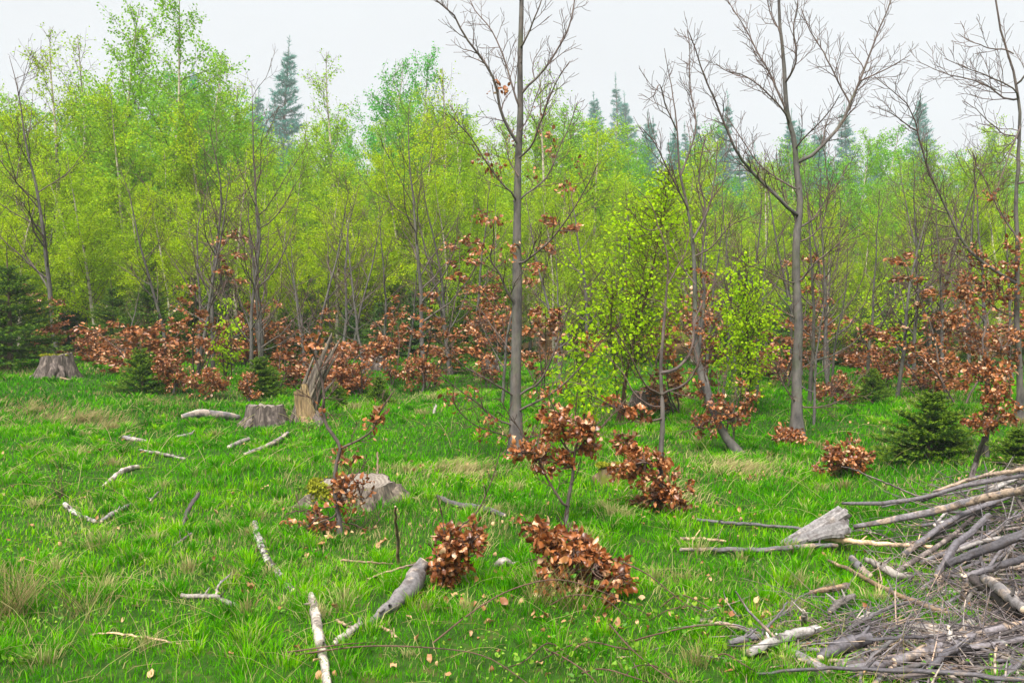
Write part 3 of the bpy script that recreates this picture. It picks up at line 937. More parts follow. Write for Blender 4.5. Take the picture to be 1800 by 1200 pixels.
    def finish(s, meshes=None, templates=None, mat='copper', limit=290):
        meshes = meshes or LEAFMESH; templates = templates or HERO
        if s.fine.n: s.fine.build('twig', s.bark, s.root, s.base, kind='stuff')
        c = s.rng
        c.shuffle(s.leaves) if False else None
        order = np.argsort([l[0][1] for l in s.leaves]) if s.leaves else []
        rest = [[] for _ in templates]
        for rank, i in enumerate(order):
            p, d, sz = s.leaves[i]
            if rank < limit:
                Yv = unit(d); X = unit(np.cross(Yv, c.normal(0, 1, 3))); Z = np.cross(X, Yv)
                m = Matrix(((*(X * sz)[[0]], (Yv * sz)[0], (Z * sz)[0], p[0] - s.base[0]),
                            ((X * sz)[1], (Yv * sz)[1], (Z * sz)[1], p[1] - s.base[1]),
                            ((X * sz)[2], (Yv * sz)[2], (Z * sz)[2], p[2] - s.base[2]), (0, 0, 0, 1)))
                o = link('leaf', meshes[int(c.integers(0, len(meshes)))], s.root)
                o.matrix_basis = m
            else:
                rest[int(c.integers(0, len(templates)))].append((p, d, sz))
        if any(rest):
            mb = MB()
            for t, L in zip(templates, rest):
                if L: put_leaves(mb, c, t, np.array([l[0] for l in L]), np.array([l[1] for l in L]), np.array([l[2] for l in L]))
            mb.build('foliage', M[mat], s.root, s.base, kind='stuff')

# A: tall grey beech in the middle
A = Hero('beech_tree', 'tall straight grey beech trunk in the middle of the clearing', 'tree', 908, 800, None, 11)
A.trunk([(908, 805), (906, 700), (908, 600), (909, 500), (909, 400), (911, 280), (915, 200), (914, 120), (916, 40), (918, -40), (924, -130), (930, -240)], 29, 6, .15, 40, sides=12)
for pts, w0, w1, dy in [
    ([(910, 252), (893, 225), (880, 195), (870, 145), (848, 105), (815, 62), (800, 30), (765, 0), (740, -25)], 8, 3, -.5),
    ([(912, 190), (900, 150), (885, 100), (862, 50), (835, 18), (822, -10)], 5, 2, .6),
    ([(914, 160), (935, 145), (960, 118), (978, 90), (995, 60), (1005, 30), (1010, 0), (1018, -40)], 6, 2.5, .4),
    ([(916, 85), (928, 60), (938, 35), (950, 5), (958, -30)], 5, 2, -.3),
    ([(912, 278), (935, 255), (950, 215), (965, 175), (980, 140), (1000, 110)], 5, 2, -.5),
    ([(910, 350), (940, 330), (965, 305), (985, 255), (1000, 225), (1015, 180)], 5, 2, .5),
    ([(909, 345), (885, 325), (855, 285), (830, 245), (812, 225), (790, 200)], 5, 2, -.4),
    ([(909, 470), (935, 450), (965, 425), (1000, 380), (1030, 330), (1050, 290)], 6, 2, -.6),
    ([(906, 535), (890, 510), (878, 480), (862, 455), (868, 420), (866, 390)], 7, 3, -.4),
    ([(906, 630), (885, 600), (862, 570), (845, 545), (820, 530)], 4, 2, .3),
    ([(905, 697), (880, 680), (850, 662), (812, 640), (780, 605), (765, 585)], 5, 2, -.5),
    ([(905, 748), (870, 735), (838, 708), (800, 680), (770, 655)], 5, 2, -.4),
    ([(905, 770), (870, 760), (835, 748), (805, 722), (795, 700)], 4, 2, -.8),
    ([(912, 690), (945, 675), (965, 640), (985, 590), (1000, 545), (1015, 510)], 6, 2, -.4),
    ([(912, 720), (945, 705), (985, 680), (1025, 640), (1050, 605), (1070, 580)], 6, 2, -.6),
    ([(912, 770), (945, 765), (975, 745), (1000, 740)], 4, 2, -.4),
    ([(914, 230), (930, 205), (940, 175), (950, 150)], 3, 2, .3),
    ([(912, 310), (895, 280), (890, 250), (878, 220)], 3, 2, .4),
    ([(918, 10), (900, -30), (880, -90), (860, -140)], 5, 2, .4),
    ([(920, -40), (945, -90), (965, -150)], 5, 2, -.3)]:
    A.limb(pts, w0, w1, dy, .19, .34)
for px, py, n in [(870, 148, 4), (887, 157, 4), (950, 197, 2), (903, 236, 4), (976, 228, 5), (970, 262, 7), (990, 330, 9), (1015, 285, 4), (858, 290, 5), (874, 300, 4),
                  (825, 375, 14), (838, 430, 12), (880, 365, 9), (895, 430, 10), (922, 430, 5), (843, 285, 2), (945, 315, 4), (800, 640, 8), (830, 690, 6), (860, 735, 8),
                  (790, 700, 6), (845, 760, 8), (1030, 610, 12), (1050, 595, 10), (985, 680, 6), (945, 690, 6), (930, 770, 10), (910, 790, 10), (880, 770, 5), (1000, 330, 3)]:
    A.sprig(px, py, n)
A.finish()

# B: spreading bare beech on the right
B = Hero('beech_tree', 'bare spreading beech with wide forked crown against the sky', 'tree', 1400, 775, None, 12)
B.trunk([(1400, 775), (1402, 680), (1404, 560), (1400, 480), (1400, 420), (1408, 360), (1403, 300), (1398, 245), (1386, 200), (1381, 150), (1378, 100), (1372, 50), (1369, 0), (1365, -60), (1358, -140)], 26, 4, .1, 40, sides=12, gap=.4, ln=.4)
for pts, w0, w1, dy in [
    ([(1402, 385), (1385, 365), (1362, 340), (1325, 305), (1295, 270), (1275, 225), (1255, 175), (1235, 130), (1222, 90), (1210, 60)], 10, 2.5, -.5),
    ([(1403, 285), (1425, 275), (1450, 250), (1480, 215), (1495, 180), (1510, 145), (1528, 95), (1545, 50), (1562, 10), (1570, -25)], 9, 2.5, .4),
    ([(1494, 182), (1482, 160), (1465, 125), (1445, 85), (1425, 50), (1410, 15)], 5, 2, .2),
    ([(1511, 143), (1540, 130), (1565, 118), (1595, 100)], 4, 1.5, -.2),
    ([(1385, 198), (1375, 175), (1358, 140), (1335, 100), (1315, 60), (1290, 20), (1275, -10)], 6, 2, .5),
    ([(1388, 210), (1365, 180), (1335, 150), (1305, 130), (1280, 125), (1262, 112)], 5, 1.8, -.5),
    ([(1381, 145), (1395, 120), (1400, 90), (1395, 50), (1402, 10), (1405, -30)], 5, 2, -.3),
    ([(1405, 335), (1385, 325), (1360, 310), (1330, 285), (1300, 240), (1275, 200)], 5, 1.8, .6),
    ([(1401, 255), (1420, 235), (1440, 215), (1460, 190), (1472, 170)], 4, 1.8, -.5),
    ([(1404, 400), (1430, 385), (1450, 355), (1475, 320), (1490, 290)], 5, 2, .6),
    ([(1402, 500), (1375, 490), (1345, 475), (1315, 465), (1290, 440)], 4, 1.5, -.4),
    ([(1404, 500), (1418, 480), (1435, 460), (1455, 445), (1478, 425), (1505, 400)], 6, 2, -.3),
    ([(1402, 390), (1380, 350), (1372, 310), (1365, 270)], 4, 1.8, .4),
    ([(1404, 430), (1440, 400), (1455, 340), (1448, 290), (1445, 240)], 4, 1.8, .3),
    ([(1400, 560), (1375, 545), (1350, 530)], 3, 1.5, .2),
    ([(1398, 705), (1385, 690), (1370, 660), (1362, 640)], 4, 2, -.3),
    ([(1404, 715), (1440, 715), (1480, 700), (1515, 660)], 3.5, 1.5, -.4),
    ([(1404, 650), (1430, 640), (1450, 648)], 3, 1.5, .2),
    ([(1372, 60), (1355, 30), (1345, -10)], 4, 2, .3)]:
    B.limb(pts, w0, w1, dy, .17, .36)
B.mass(1380, 772, 34, 38, 16, 130, .070, Y=B.Y - .2)
B.mass(1405, 790, 24, 26, 8, 40, .070, Y=B.Y - .25)
B.finish()

# C: beech at the right edge with arching limbs and copper leaves
Cc = Hero('beech_tree', 'beech at the right edge with long arching bare limbs', 'tree', 1793, 745, None, 13)
Cc.trunk([(1793, 745), (1792, 640), (1790, 540), (1792, 440), (1790, 350), (1794, 260), (1798, 190), (1790, 120), (1772, 60), (1760, 0), (1755, -80)], 15, 3, 0, 34, sides=10, gap=.35, ln=.4)
for pts, w0, w1, dy in [
    ([(1790, 495), (1765, 485), (1735, 465), (1705, 440), (1685, 410), (1668, 370), (1645, 320), (1625, 270), (1612, 225), (1600, 190), (1575, 165), (1540, 135)], 9, 2, -.3),
    ([(1796, 178), (1765, 172), (1735, 150), (1700, 138), (1660, 130), (1615, 108)], 5, 1.5, .3),
    ([(1795, 170), (1770, 150), (1740, 135), (1705, 120), (1665, 102)], 4, 1.5, -.4),
    ([(1782, 95), (1765, 88), (1730, 85), (1700, 75), (1685, 62)], 4, 1.5, .2),
    ([(1796, 215), (1780, 260), (1762, 310), (1750, 350)], 5, 2, -.5),
    ([(1794, 240), (1760, 235), (1720, 200), (1690, 180)], 4, 1.5, .5),
    ([(1612, 230), (1590, 215), (1570, 200), (1540, 190)], 3.5, 1.5, -.2),
    ([(1668, 372), (1640, 355), (1620, 330)], 3, 1.5, .3),
    ([(1792, 420), (1760, 380), (1735, 320), (1715, 270)], 5, 1.8, .6),
    ([(1792, 330), (1830, 290), (1860, 230), (1880, 160)], 6, 2, .3),
    ([(1790, 150), (1820, 100), (1840, 40)], 5, 2, .3),
    ([(1790, 620), (1750, 620), (1715, 600), (1685, 585)], 4, 2, -.3),
    ([(1790, 560), (1750, 540), (1720, 500), (1690, 480)], 4, 2, .3)]:
    Cc.limb(pts, w0, w1, dy, .18, .4)
for a_ in [(1745, 505, 62, 45, 12, 90), (1700, 555, 60, 40, 12, 95), (1770, 590, 45, 45, 10, 80), (1680, 510, 40, 30, 8, 45), (1775, 440, 30, 40, 6, 35), (1720, 600, 60, 25, 8, 60), (1690, 605, 50, 25, 8, 50), (1730, 470, 50, 40, 10, 70), (1790, 500, 40, 50, 8, 60), (1660, 560, 40, 35, 8, 50), (1740, 640, 60, 30, 10, 80)]:
    Cc.mass(*a_, size=.066)
Cc.sprig(1740, 345, 8); Cc.sprig(1715, 440, 8); Cc.sprig(1770, 380, 6)
Cc.finish()

C2 = Hero('copper_beech_sapling', 'copper leaved sapling on a thin grey stem right of the round spruce', 'sapling', 1733, 805, None, 14)
C2.trunk([(1733, 805), (1735, 760), (1738, 710), (1732, 660), (1725, 610), (1735, 560)], 9, 4, .1, 14, sides=7)
for a_ in [(1745, 680, 45, 32, 14, 110), (1715, 735, 45, 30, 12, 90), (1755, 735, 40, 35, 10, 80), (1710, 650, 40, 28, 10, 70), (1775, 660, 35, 35, 8, 60)]:
    C2.mass(*a_, size=.064)
C2.finish()

# D: forked grey sapling with a copper skirt
D = Hero('copper_beech_sapling', 'forked grey sapling with a skirt of copper leaves round its foot', 'sapling', 1160, 894, None, 15)
D.trunk([(1160, 896), (1160, 850), (1161, 800), (1164, 740), (1163, 690), (1162, 640), (1167, 580), (1174, 510), (1176, 470), (1170, 430), (1158, 395), (1150, 365), (1135, 345), (1118, 330)], 15, 1.5, .2, 30, sides=9)
for pts, w0, w1, dy in [
    ([(1166, 655), (1190, 648), (1212, 625), (1220, 595), (1222, 565), (1240, 530)], 9, 3, .2),
    ([(1166, 690), (1195, 680), (1215, 665), (1228, 640), (1236, 610)], 7, 3, -.2),
    ([(1160, 690), (1140, 682), (1125, 660), (1108, 625), (1095, 600), (1080, 580)], 5, 2, -.3),
    ([(1160, 718), (1135, 708), (1115, 690), (1095, 655), (1065, 625)], 4, 2, .3),
    ([(1159, 738), (1130, 738), (1100, 725), (1060, 705), (1030, 690)], 5, 2, -.4),
    ([(1174, 500), (1190, 470), (1205, 440), (1215, 400)], 4, 2, .2),
    ([(1160, 400), (1145, 405), (1125, 395), (1110, 370)], 3, 2, -.2),
    ([(1176, 545), (1160, 530), (1140, 525)], 3, 2, .2),
    ([(1160, 800), (1140, 795), (1120, 795)], 3, 2, -.2),
    ([(1162, 840), (1185, 880), (1200, 905)], 5, 3, -.3)]:
    D.limb(pts, w0, w1, dy, .2, .2)
for a_ in [(1105, 825, 52, 36, 18, 150), (1185, 852, 38, 36, 14, 110), (1150, 878, 60, 16, 12, 70), (1100, 775, 34, 22, 8, 50), (1095, 705, 35, 18, 6, 26), (1125, 725, 30, 16, 4, 16), (1170, 800, 20, 20, 5, 20)]:
    D.mass(*a_, size=.062, Y=D.Y - .15)
D.finish()

# E: curved double stem
E = Hero('beech_tree', 'curved double stemmed beech leaning left above a bend at its foot', 'tree', 1300, 797, None, 16)
E.trunk([(1303, 800), (1285, 780), (1268, 755), (1248, 705), (1235, 665), (1226, 620), (1222, 560), (1222, 480), (1218, 420), (1208, 360), (1195, 300), (1190, 220), (1180, 150), (1172, 110), (1168, 85)], 19, 1.2, .2, 34, sides=10, gap=.3, ln=.35)
E.limb([(1262, 745), (1252, 705), (1240, 660), (1228, 640), (1232, 590), (1240, 520), (1232, 470), (1236, 430), (1242, 370), (1228, 310), (1240, 240)], 11, 3, .5, .22, .4, name='stem')
for pts, w0, w1, dy in [
    ([(1218, 420), (1235, 390), (1250, 350), (1258, 300), (1262, 250)], 6, 2, .3),
    ([(1210, 370), (1190, 330), (1170, 290), (1150, 250), (1128, 225)], 5, 2, -.4),
    ([(1196, 310), (1210, 270), (1222, 220), (1212, 150), (1210, 90), (1205, 60)], 5, 2, .3),
    ([(1190, 230), (1172, 190), (1160, 150), (1150, 165)], 4, 2, -.3),
    ([(1222, 450), (1250, 435), (1280, 400), (1310, 385), (1335, 375)], 4, 1.5, -.3),
    ([(1222, 500), (1200, 470), (1185, 440), (1170, 420)], 4, 1.5, .3),
    ([(1268, 750), (1240, 752), (1215, 750)], 3, 2, -.3),
    ([(1280, 755), (1275, 710), (1265, 690), (1262, 655)], 4, 2, .3),
    ([(1290, 770), (1288, 735), (1300, 700)], 4, 2, -.2)]:
    E.limb(pts, w0, w1, dy, .17, .36)
for a_ in [(1290, 722, 58, 32, 16, 150), (1228, 742, 28, 22, 8, 50), (1240, 690, 30, 20, 6, 24), (1320, 690, 30, 22, 6, 36), (1235, 470, 18, 22, 3, 12), (1200, 560, 30, 40, 5, 26), (1255, 560, 35, 35, 5, 24)]:
    E.mass(*a_, size=.064)
E.finish()

# S1: small forked sapling in the foreground with a copper head
S1 = Hero('copper_beech_sapling', 'small forked sapling with a copper leaf head behind the low copper bush', 'sapling', 995, 930, None, 17)
S1.trunk([(995, 932), (996, 905), (1000, 870), (1006, 835), (1010, 790), (1020, 750)], 10, 5, .1, 14, sides=8)
for pts, w0, w1, dy in [
    ([(995, 892), (985, 878), (968, 852), (955, 828), (945, 795), (950, 760)], 7, 3, -.1),
    ([(1008, 800), (990, 780), (975, 750), (970, 720)], 5, 2.5, .1),
    ([(1003, 850), (1012, 840), (1018, 828)], 3, 2, .1),
    ([(945, 810), (925, 770), (900, 735), (880, 700)], 3, 2, -.1),
    ([(1010, 795), (1035, 765), (1060, 745), (1100, 700)], 3.5, 2, .1)]:
    S1.limb(pts, w0, w1, dy, .12, .14)
for a_ in [(985, 735, 45, 42, 16, 90), (1025, 755, 38, 34, 12, 70), (945, 800, 38, 22, 10, 55), (1000, 805, 40, 18, 8, 40), (920, 795, 26, 16, 5, 24), (1050, 790, 25, 20, 5, 22)]:
    S1.mass(*a_, size=.060)
S1.finish()

# low bush in front
S3 = Hero('copper_beech_bush', 'low dense copper bush with large curled leaves in the foreground', 'bush', 985, 1045, None, 18)
S3.trunk([(982, 1048), (985, 1015), (1000, 995), (1012, 970)], 9, 5, .0, 10, sides=7, name='stem')
for pts, w0, w1, dy in [([(985, 1030), (1005, 1003), (1030, 1000), (1050, 990)], 7, 3, -.1), ([(985, 1010), (965, 985), (945, 955), (935, 930)], 6, 3, .1), ([(1005, 985), (1000, 950), (985, 920)], 5, 3, .0),
                        ([(1010, 1005), (1050, 1025), (1090, 1020)], 5, 3, -.1)]:
    S3.limb(pts, w0, w1, dy, .1, .12)
for a_ in [(955, 935, 44, 36, 14, 95), (1005, 965, 52, 38, 18, 110), (1050, 985, 40, 36, 12, 80), (970, 1010, 56, 26, 12, 70), (1075, 1015, 42, 36, 14, 95), (1025, 1025, 40, 24, 10, 60)]:
    S3.mass(*a_, size=.060)
S3.finish(limit=298)

# S2: sapling in front of the wide stump
S2 = Hero('copper_beech_sapling', 'crooked grey sapling with thin copper leaves standing before the wide stump', 'sapling', 598, 938, None, 19)
S2.trunk([(598, 940), (594, 905), (589, 865), (590, 825), (595, 800), (598, 785), (585, 765), (572, 745), (566, 725), (569, 700), (566, 675), (560, 650), (553, 630), (548, 600), (543, 575)], 13, 4, .1, 28, sides=9)
for pts, w0, w1, dy in [
    ([(598, 787), (618, 780), (640, 768), (655, 755), (662, 735), (672, 715), (690, 690)], 6, 3, -.2),
    ([(561, 650), (572, 640), (580, 630)], 4, 2, .1),
    ([(553, 628), (548, 612), (530, 600), (505, 575), (500, 562)], 3, 2, -.1),
    ([(568, 702), (580, 695), (590, 680)], 3, 2, .1),
    ([(567, 720), (545, 700), (525, 685), (510, 670)], 3, 1.5, -.2),
    ([(592, 905), (565, 915), (545, 930), (530, 940)], 4, 2, -.2),
    ([(598, 918), (620, 920), (650, 930), (670, 910)], 4, 2, .1),
    ([(590, 870), (612, 850), (630, 830), (645, 810)], 4, 2, .1),
    ([(592, 890), (560, 895), (530, 900), (505, 905)], 3, 2, .0)]:
    S2.limb(pts, w0, w1, dy, .11, .13)
for a_ in [(612, 840, 36, 34, 10, 50), (595, 875, 40, 28, 9, 42), (545, 912, 42, 24, 9, 42), (640, 850, 24, 26, 6, 20), (575, 925, 25, 18, 5, 18), (612, 800, 22, 16, 4, 14), (525, 930, 18, 14, 3, 12)]:
    S2.mass(*a_[:5], int(a_[5] * .6), size=.058)
for a_ in [(668, 725, 12), (655, 745, 6), (562, 590, 5), (552, 715, 2), (600, 790, 6), (535, 600, 3)]: S2.sprig(*a_, .03, .06)
S2.finish()

# H: little copper sprout by the grey log
Hh = Hero('copper_beech_bush', 'upright little copper bush beside the tapered grey log', 'bush', 775, 1035, None, 20)
Hh.trunk([(775, 1036), (778, 1010), (786, 980), (800, 945), (815, 920)], 7, 4, .05, 12, sides=7, name='stem')
for pts, w0, w1, dy in [([(790, 975), (782, 930), (778, 895), (772, 870)], 4, 2, .0), ([(812, 925), (835, 905), (850, 880), (862, 850), (872, 820), (880, 790)], 4, 2, .0), ([(780, 1005), (765, 975), (755, 960)], 4, 2, -.05), ([(785, 985), (815, 985), (835, 960)], 4, 2, .0)]:
    Hh.limb(pts, w0, w1, dy, .12, .10, 1)
for a_ in [(795, 945, 34, 38, 12, 85), (825, 940, 22, 36, 9, 60), (775, 985, 34, 28, 10, 75), (780, 1010, 26, 18, 6, 40), (805, 985, 24, 26, 6, 40)]:
    Hh.mass(*a_, size=.054)
Hh.finish()

# dense dome shaped copper shrubs
def dome(label, px, py, seed, lobes, size=.062):
    h = Hero('copper_beech_shrub', label, 'shrub', px, py, None, seed)
    h.trunk([(px, py), (px + 3, py - 18), (px - 2, py - 40)], 5, 3, 0, 8, sides=5, name='stem')
    for a_ in lobes: h.mass(*a_[:5], int(a_[5] * .8), size=size)
    h.finish(limit=0)
dome('round dense copper shrub left of its wider neighbour', 305, 692, 51, [(300, 640, 34, 28, 20, 260), (318, 660, 28, 24, 14, 160), (288, 662, 22, 20, 10, 110)])
dome('wide copper shrub touching the round one on the left', 370, 700, 52, [(362, 664, 34, 22, 18, 220), (385, 678, 22, 20, 12, 130), (345, 672, 20, 18, 8, 80)])
dome('narrow upright copper shrub left of the snag', 437, 708, 53, [(432, 662, 16, 20, 10, 110), (442, 686, 14, 18, 8, 80)])
dome('wide drooping copper shrub in the middle of the clearing edge', 742, 690, 54, [(740, 636, 36, 26, 20, 240), (715, 656, 30, 20, 14, 150), (762, 660, 24, 20, 12, 110), (735, 665, 34, 14, 10, 90)])
dome('low bushy copper shrub on the grass left of the round spruce', 1485, 838, 55, [(1485, 798, 44, 30, 22, 210), (1460, 812, 26, 20, 10, 80), (1515, 812, 24, 20, 10, 80)])
dome('copper shrub at the foot of the leaning thin beech', 1466, 712, 56, [(1466, 676, 38, 24, 18, 190), (1490, 690, 22, 16, 8, 70), (1440, 690, 20, 16, 8, 60)])
dome('low copper shrub right of the snag', 605, 690, 57, [(600, 648, 40, 26, 18, 200), (640, 660, 26, 22, 10, 100), (570, 655, 24, 22, 10, 90)])

# bright green birch saplings
def bright(px, Y, top, label, seed, crown, n, stemcurve, size):
    h = Hero('birch_sapling', label, 'sapling', px, None, Y, seed, 'birch_bark')
    b = h.base; c = h.rng
    Ht = height_for(top, Y) - b[2]
    mb = MB(); P0 = None
    stems = []
    for k in range(4):
        P = grow(c, b + np.array([c.normal(0, .05), c.normal(0, .05), -.05]), (c.normal(0, .12), c.normal(0, .12), 1), Ht * (1 if k == 0 else c.uniform(.55, .85)), 12, .05, .04)
        tube(mb, P, np.linspace(.022 if k == 0 else .013, .003, 12), 6, c.random(), b=.0)
        stems.append(P)
    mb.build('trunk', h.bark, h.root, b)
    T = []
    for k in range(n // 12):
        P = stems[int(c.integers(0, 4)) if c.random() < .6 else 0]
        u = c.uniform(.20, 1.0) * 10.99; j = int(u); p = P[j] * (1 - u + j) + P[j + 1] * (u - j)
        f = (p[2] - b[2]) / Ht; az = c.random() * 6.28
        L = crown * (1.1 * math.sin(min(1, f * .92 + .12) * math.pi) ** .7 * .8 + .22) * c.uniform(.5, 1.15)
        S = grow(c, p, (math.cos(az), math.sin(az), c.uniform(.3, 1.0)), L, 6, .10, .02)
        tube(h.fine, S, np.linspace(.004, .0014, 6), 3, c.random(), b=.0); T.append(S)
        for q in range(3):
            jj = int(c.integers(1, 5))
            S2_ = grow(c, S[jj], unit(S[jj + 1] - S[jj] if jj < 5 else S[5] - S[4]) + c.normal(0, .6, 3), L * .4, 4, .15, -.08)
            tube(h.fine, S2_, np.linspace(.0026, .0015, 4), 3, c.random(), b=.0); T.append(S2_)
    w = np.array([np.linalg.norm(t[-1] - t[0]) for t in T]) * c.uniform(0, 1.6, len(T)) ** 1.5; w /= w.sum()
    for i in range(n):
        P = T[int(c.choice(len(T), p=w))]; u = c.uniform(.15, 1) * (len(P) - 1.001); j = int(u)
        p = P[j] * (1 - u + j) + P[j + 1] * (u - j) + c.normal(0, .03, 3)
        if p[2] < gz(p[0], p[1]) + .08: continue
        h.leaves.append((p, unit(P[j + 1] - P[j] + c.normal(0, .6, 3) * np.linalg.norm(P[j + 1] - P[j]) + np.array([0, 0, -.08])), size * c.uniform(.65, 1.2)))
    h.finish(GLEAFMESH, GREENT, 'bright_leaf')
bright(1092, 12.0, 285, 'bright green birch sapling in full fresh leaf left of the forked sapling', 31, .82, 5200, 0, .050)
bright(1312, 13.2, 440, 'smaller bright green birch sapling between the curved beech and the spreading beech', 32, .56, 3300, 0, .050)
bright(1025, 11.2, 560, 'low green birch seedling at the foot of the tall grey beech', 33, .45, 800, 0, .055)
bright(1560, 17.5, 430, 'distant bright green birch sapling above the small loose spruce', 34, .7, 1500, 0, .06)
bright(395, 17.0, 520, 'fresh green birch seedling behind the copper shrubs on the left', 35, .4, 600, 0, .055)

# ---------------------------------------------------------------- stumps, snag, logs
def stump_roots(root, c, Rr, squash, n, mat, H):
    for i in range(n):
        a = c.random() * 6.28; ln = Rr * c.uniform(.5, 1.1)
        d = np.array([math.cos(a), math.sin(a) * squash, 0])
        t = np.linspace(0, 1, 7)[:, None]
        P = d * (Rr * .72 + ln * t) + np.array([0, 0, 1.]) * (H * c.uniform(.35, .6) * (1 - t) ** 2.2 - .06 * t)
        P[:, :2] += c.normal(0, .012, (7, 2))
        mb = MB(); tube(mb, P, np.linspace(Rr * c.uniform(.16, .26), .015, 7), 7, c.random(), .16, c, True, .5)
        mb.build('root', M[mat], root)
def stump(name, label, px, py, wpx, hpx, seed, side='stump_side', top='stump_top', flare=1.5, roots=6, moss=False, squash=1.0, tilt=0.):
    c = np.random.default_rng(seed)
    base = at(px, py); k = base[1] / FPX
    Rr = wpx * k / 2; H = hpx * k
    root = thing(name, label, 'stump', base)
    na, nh = 48, 9
    an = np.arange(na) * 2 * math.pi / na
    ph = c.random(roots) * .6 + np.arange(roots) * 6.28 / roots
    lob = sum(np.exp(-((np.angle(np.exp(1j * (an - p)))) / .22) ** 2) * c.uniform(.6, 1.2) for p in ph)
    V = []
    rag = (c.normal(0, .035, na) - .35 * (np.exp(-((np.angle(np.exp(1j * (an - 4.2)))) / .35) ** 2) if moss == 'left' else 0) + .09 * np.sin(an + seed * 1.7) + .03 * np.sin(an * 3 + seed)) * H
    fis = -.10 * (c.random(na) < .16)
    for i in range(nh):
        t = i / (nh - 1)
        fl = (1 - t) ** 1.7
        rr = Rr * (.76 + .24 * (1 - t)) * (1 + .08 * np.sin(an * 3 + seed) + .06 * np.sin(an * 7 + seed * 2) + fis + .018 * c.normal(0, 1, na) + (flare - 1) * fl * (.25 + lob))
        z = -.14 + (H + .14) * t + (rag + H * tilt * np.cos(an)) * (t ** 3)
        V.append(np.stack([rr * np.cos(an), squash * rr * np.sin(an), z], -1))
    V = np.array(V).reshape(-1, 3)
    i = np.arange(nh - 1)[:, None] * na; j = np.arange(na)[None]; j2 = (j + 1) % na
    mb = MB(); mb.add(V, None, np.stack([i + j, i + j2, i + na + j2, i + na + j], -1).reshape(-1, 4))
    mb.build('bark', M[side], root)
    stump_roots(root, c, Rr, squash, roots, side, H)
    # cut face, slightly sunken with a rough rim
    rim = V[-na:] * np.array([.985, .985, 1])
    rim[:, 2] -= .004
    inner = rim * np.array([.55, .55, 1]); inner[:, 2] -= .012 + c.random(na) * .012
    mt = MB()
    W = np.vstack([rim, inner, [[0, 0, inner[:, 2].mean() - .01]]])
    q = [(a, (a + 1) % na, na + (a + 1) % na, na + a) for a in range(na)]
    t3 = [(na + a, na + (a + 1) % na, 2 * na) for a in range(na)]
    mt.add(W, t3, q); mt.build('cut_face', M[top], root)
    if moss:
        mm = MB()
        for q_ in range(620):
            a = c.random() * 6.28; rr = Rr * math.sqrt(c.random()) * .8
            if moss == 'left':
                a = c.normal(3.5, .45); rr = Rr * c.uniform(.78, 1.0); hz = H * c.uniform(.25, 1.0)
            else:
                if math.sin(a * 2 + seed) < -.1: continue
                hz = H + .002
            p = np.array([rr * math.cos(a), rr * math.sin(a) * squash, hz])
            put_leaves(mm, c, QUADLEAF, p[None] + c.normal(0, .01, (3, 3)) * np.array([1, 1, .2]), c.normal(0, .6, (3, 3)) + np.array([0, 0, .8]), .03)
        mm.build('moss', M['moss'], root, kind='stuff')
    return root
stump('tree_stump', 'cut stump with moss yellow top at the left edge of the wood', 100, 664, 66, 40, 1, flare=1.6, roots=5, moss=True)
stump('tree_stump', 'low dark cut stump at the foot of the splintered snag', 466, 748, 84, 36, 2, flare=1.4, roots=5)
stump('tree_stump', 'wide low broken stump with mossy left side behind the crooked sapling', 630, 882, 172, 38, 4, flare=1.5, roots=9, side='snag_wood', moss='left', squash=.8, tilt=-.04)
stump('tree_stump', 'brown old stump behind the forked grey sapling', 1143, 722, 74, 38, 5, flare=1.3, roots=6)
stump('tree_stump', 'small brown stump left of the tall beech trunk', 862, 655, 34, 24, 6, flare=1.3)
stump('tree_stump', 'dark low stump behind the middle copper shrubs', 655, 648, 46, 22, 7, flare=1.2)
stump('tree_stump', 'mossy dark stump hidden behind the copper skirt of the forked sapling', 1072, 850, 54, 32, 8, side='stump_moss', flare=1.3, moss=True)

def plank_strip(mb, c, P, w, th, normal, taper=.4, a=0.):
    """an irregular splinter: a flattened, tapering strip with thickness"""
    P = spline(P, 9); n = len(P)
    T = unit(np.gradient(P, axis=0)); S = unit(np.cross(T, normal)); N = np.cross(S, T)
    ww = w * np.linspace(1, taper, n) * (1 + c.normal(0, .10, n)); tt = th * np.linspace(1, .5, n)
    ww[-1] *= .25
    V = []
    for i in range(n):
        for sx, sy in ((-1, -1), (0, -1.3), (1, -1), (1, 1), (0, 1.35), (-1, 1)):
            V.append(P[i] + S[i] * sx * ww[i] * (1 + c.normal(0, .05)) + N[i] * sy * tt[i])
    q = [(i * 6 + j, i * 6 + (j + 1) % 6, i * 6 + 6 + (j + 1) % 6, i * 6 + 6 + j) for i in range(n - 1) for j in range(6)]
    e = (n - 1) * 6
    mb.add(V, [(e, e + 1, e + 5), (e + 1, e + 2, e + 3), (e + 1, e + 3, e + 4), (e + 1, e + 4, e + 5)], q, a)

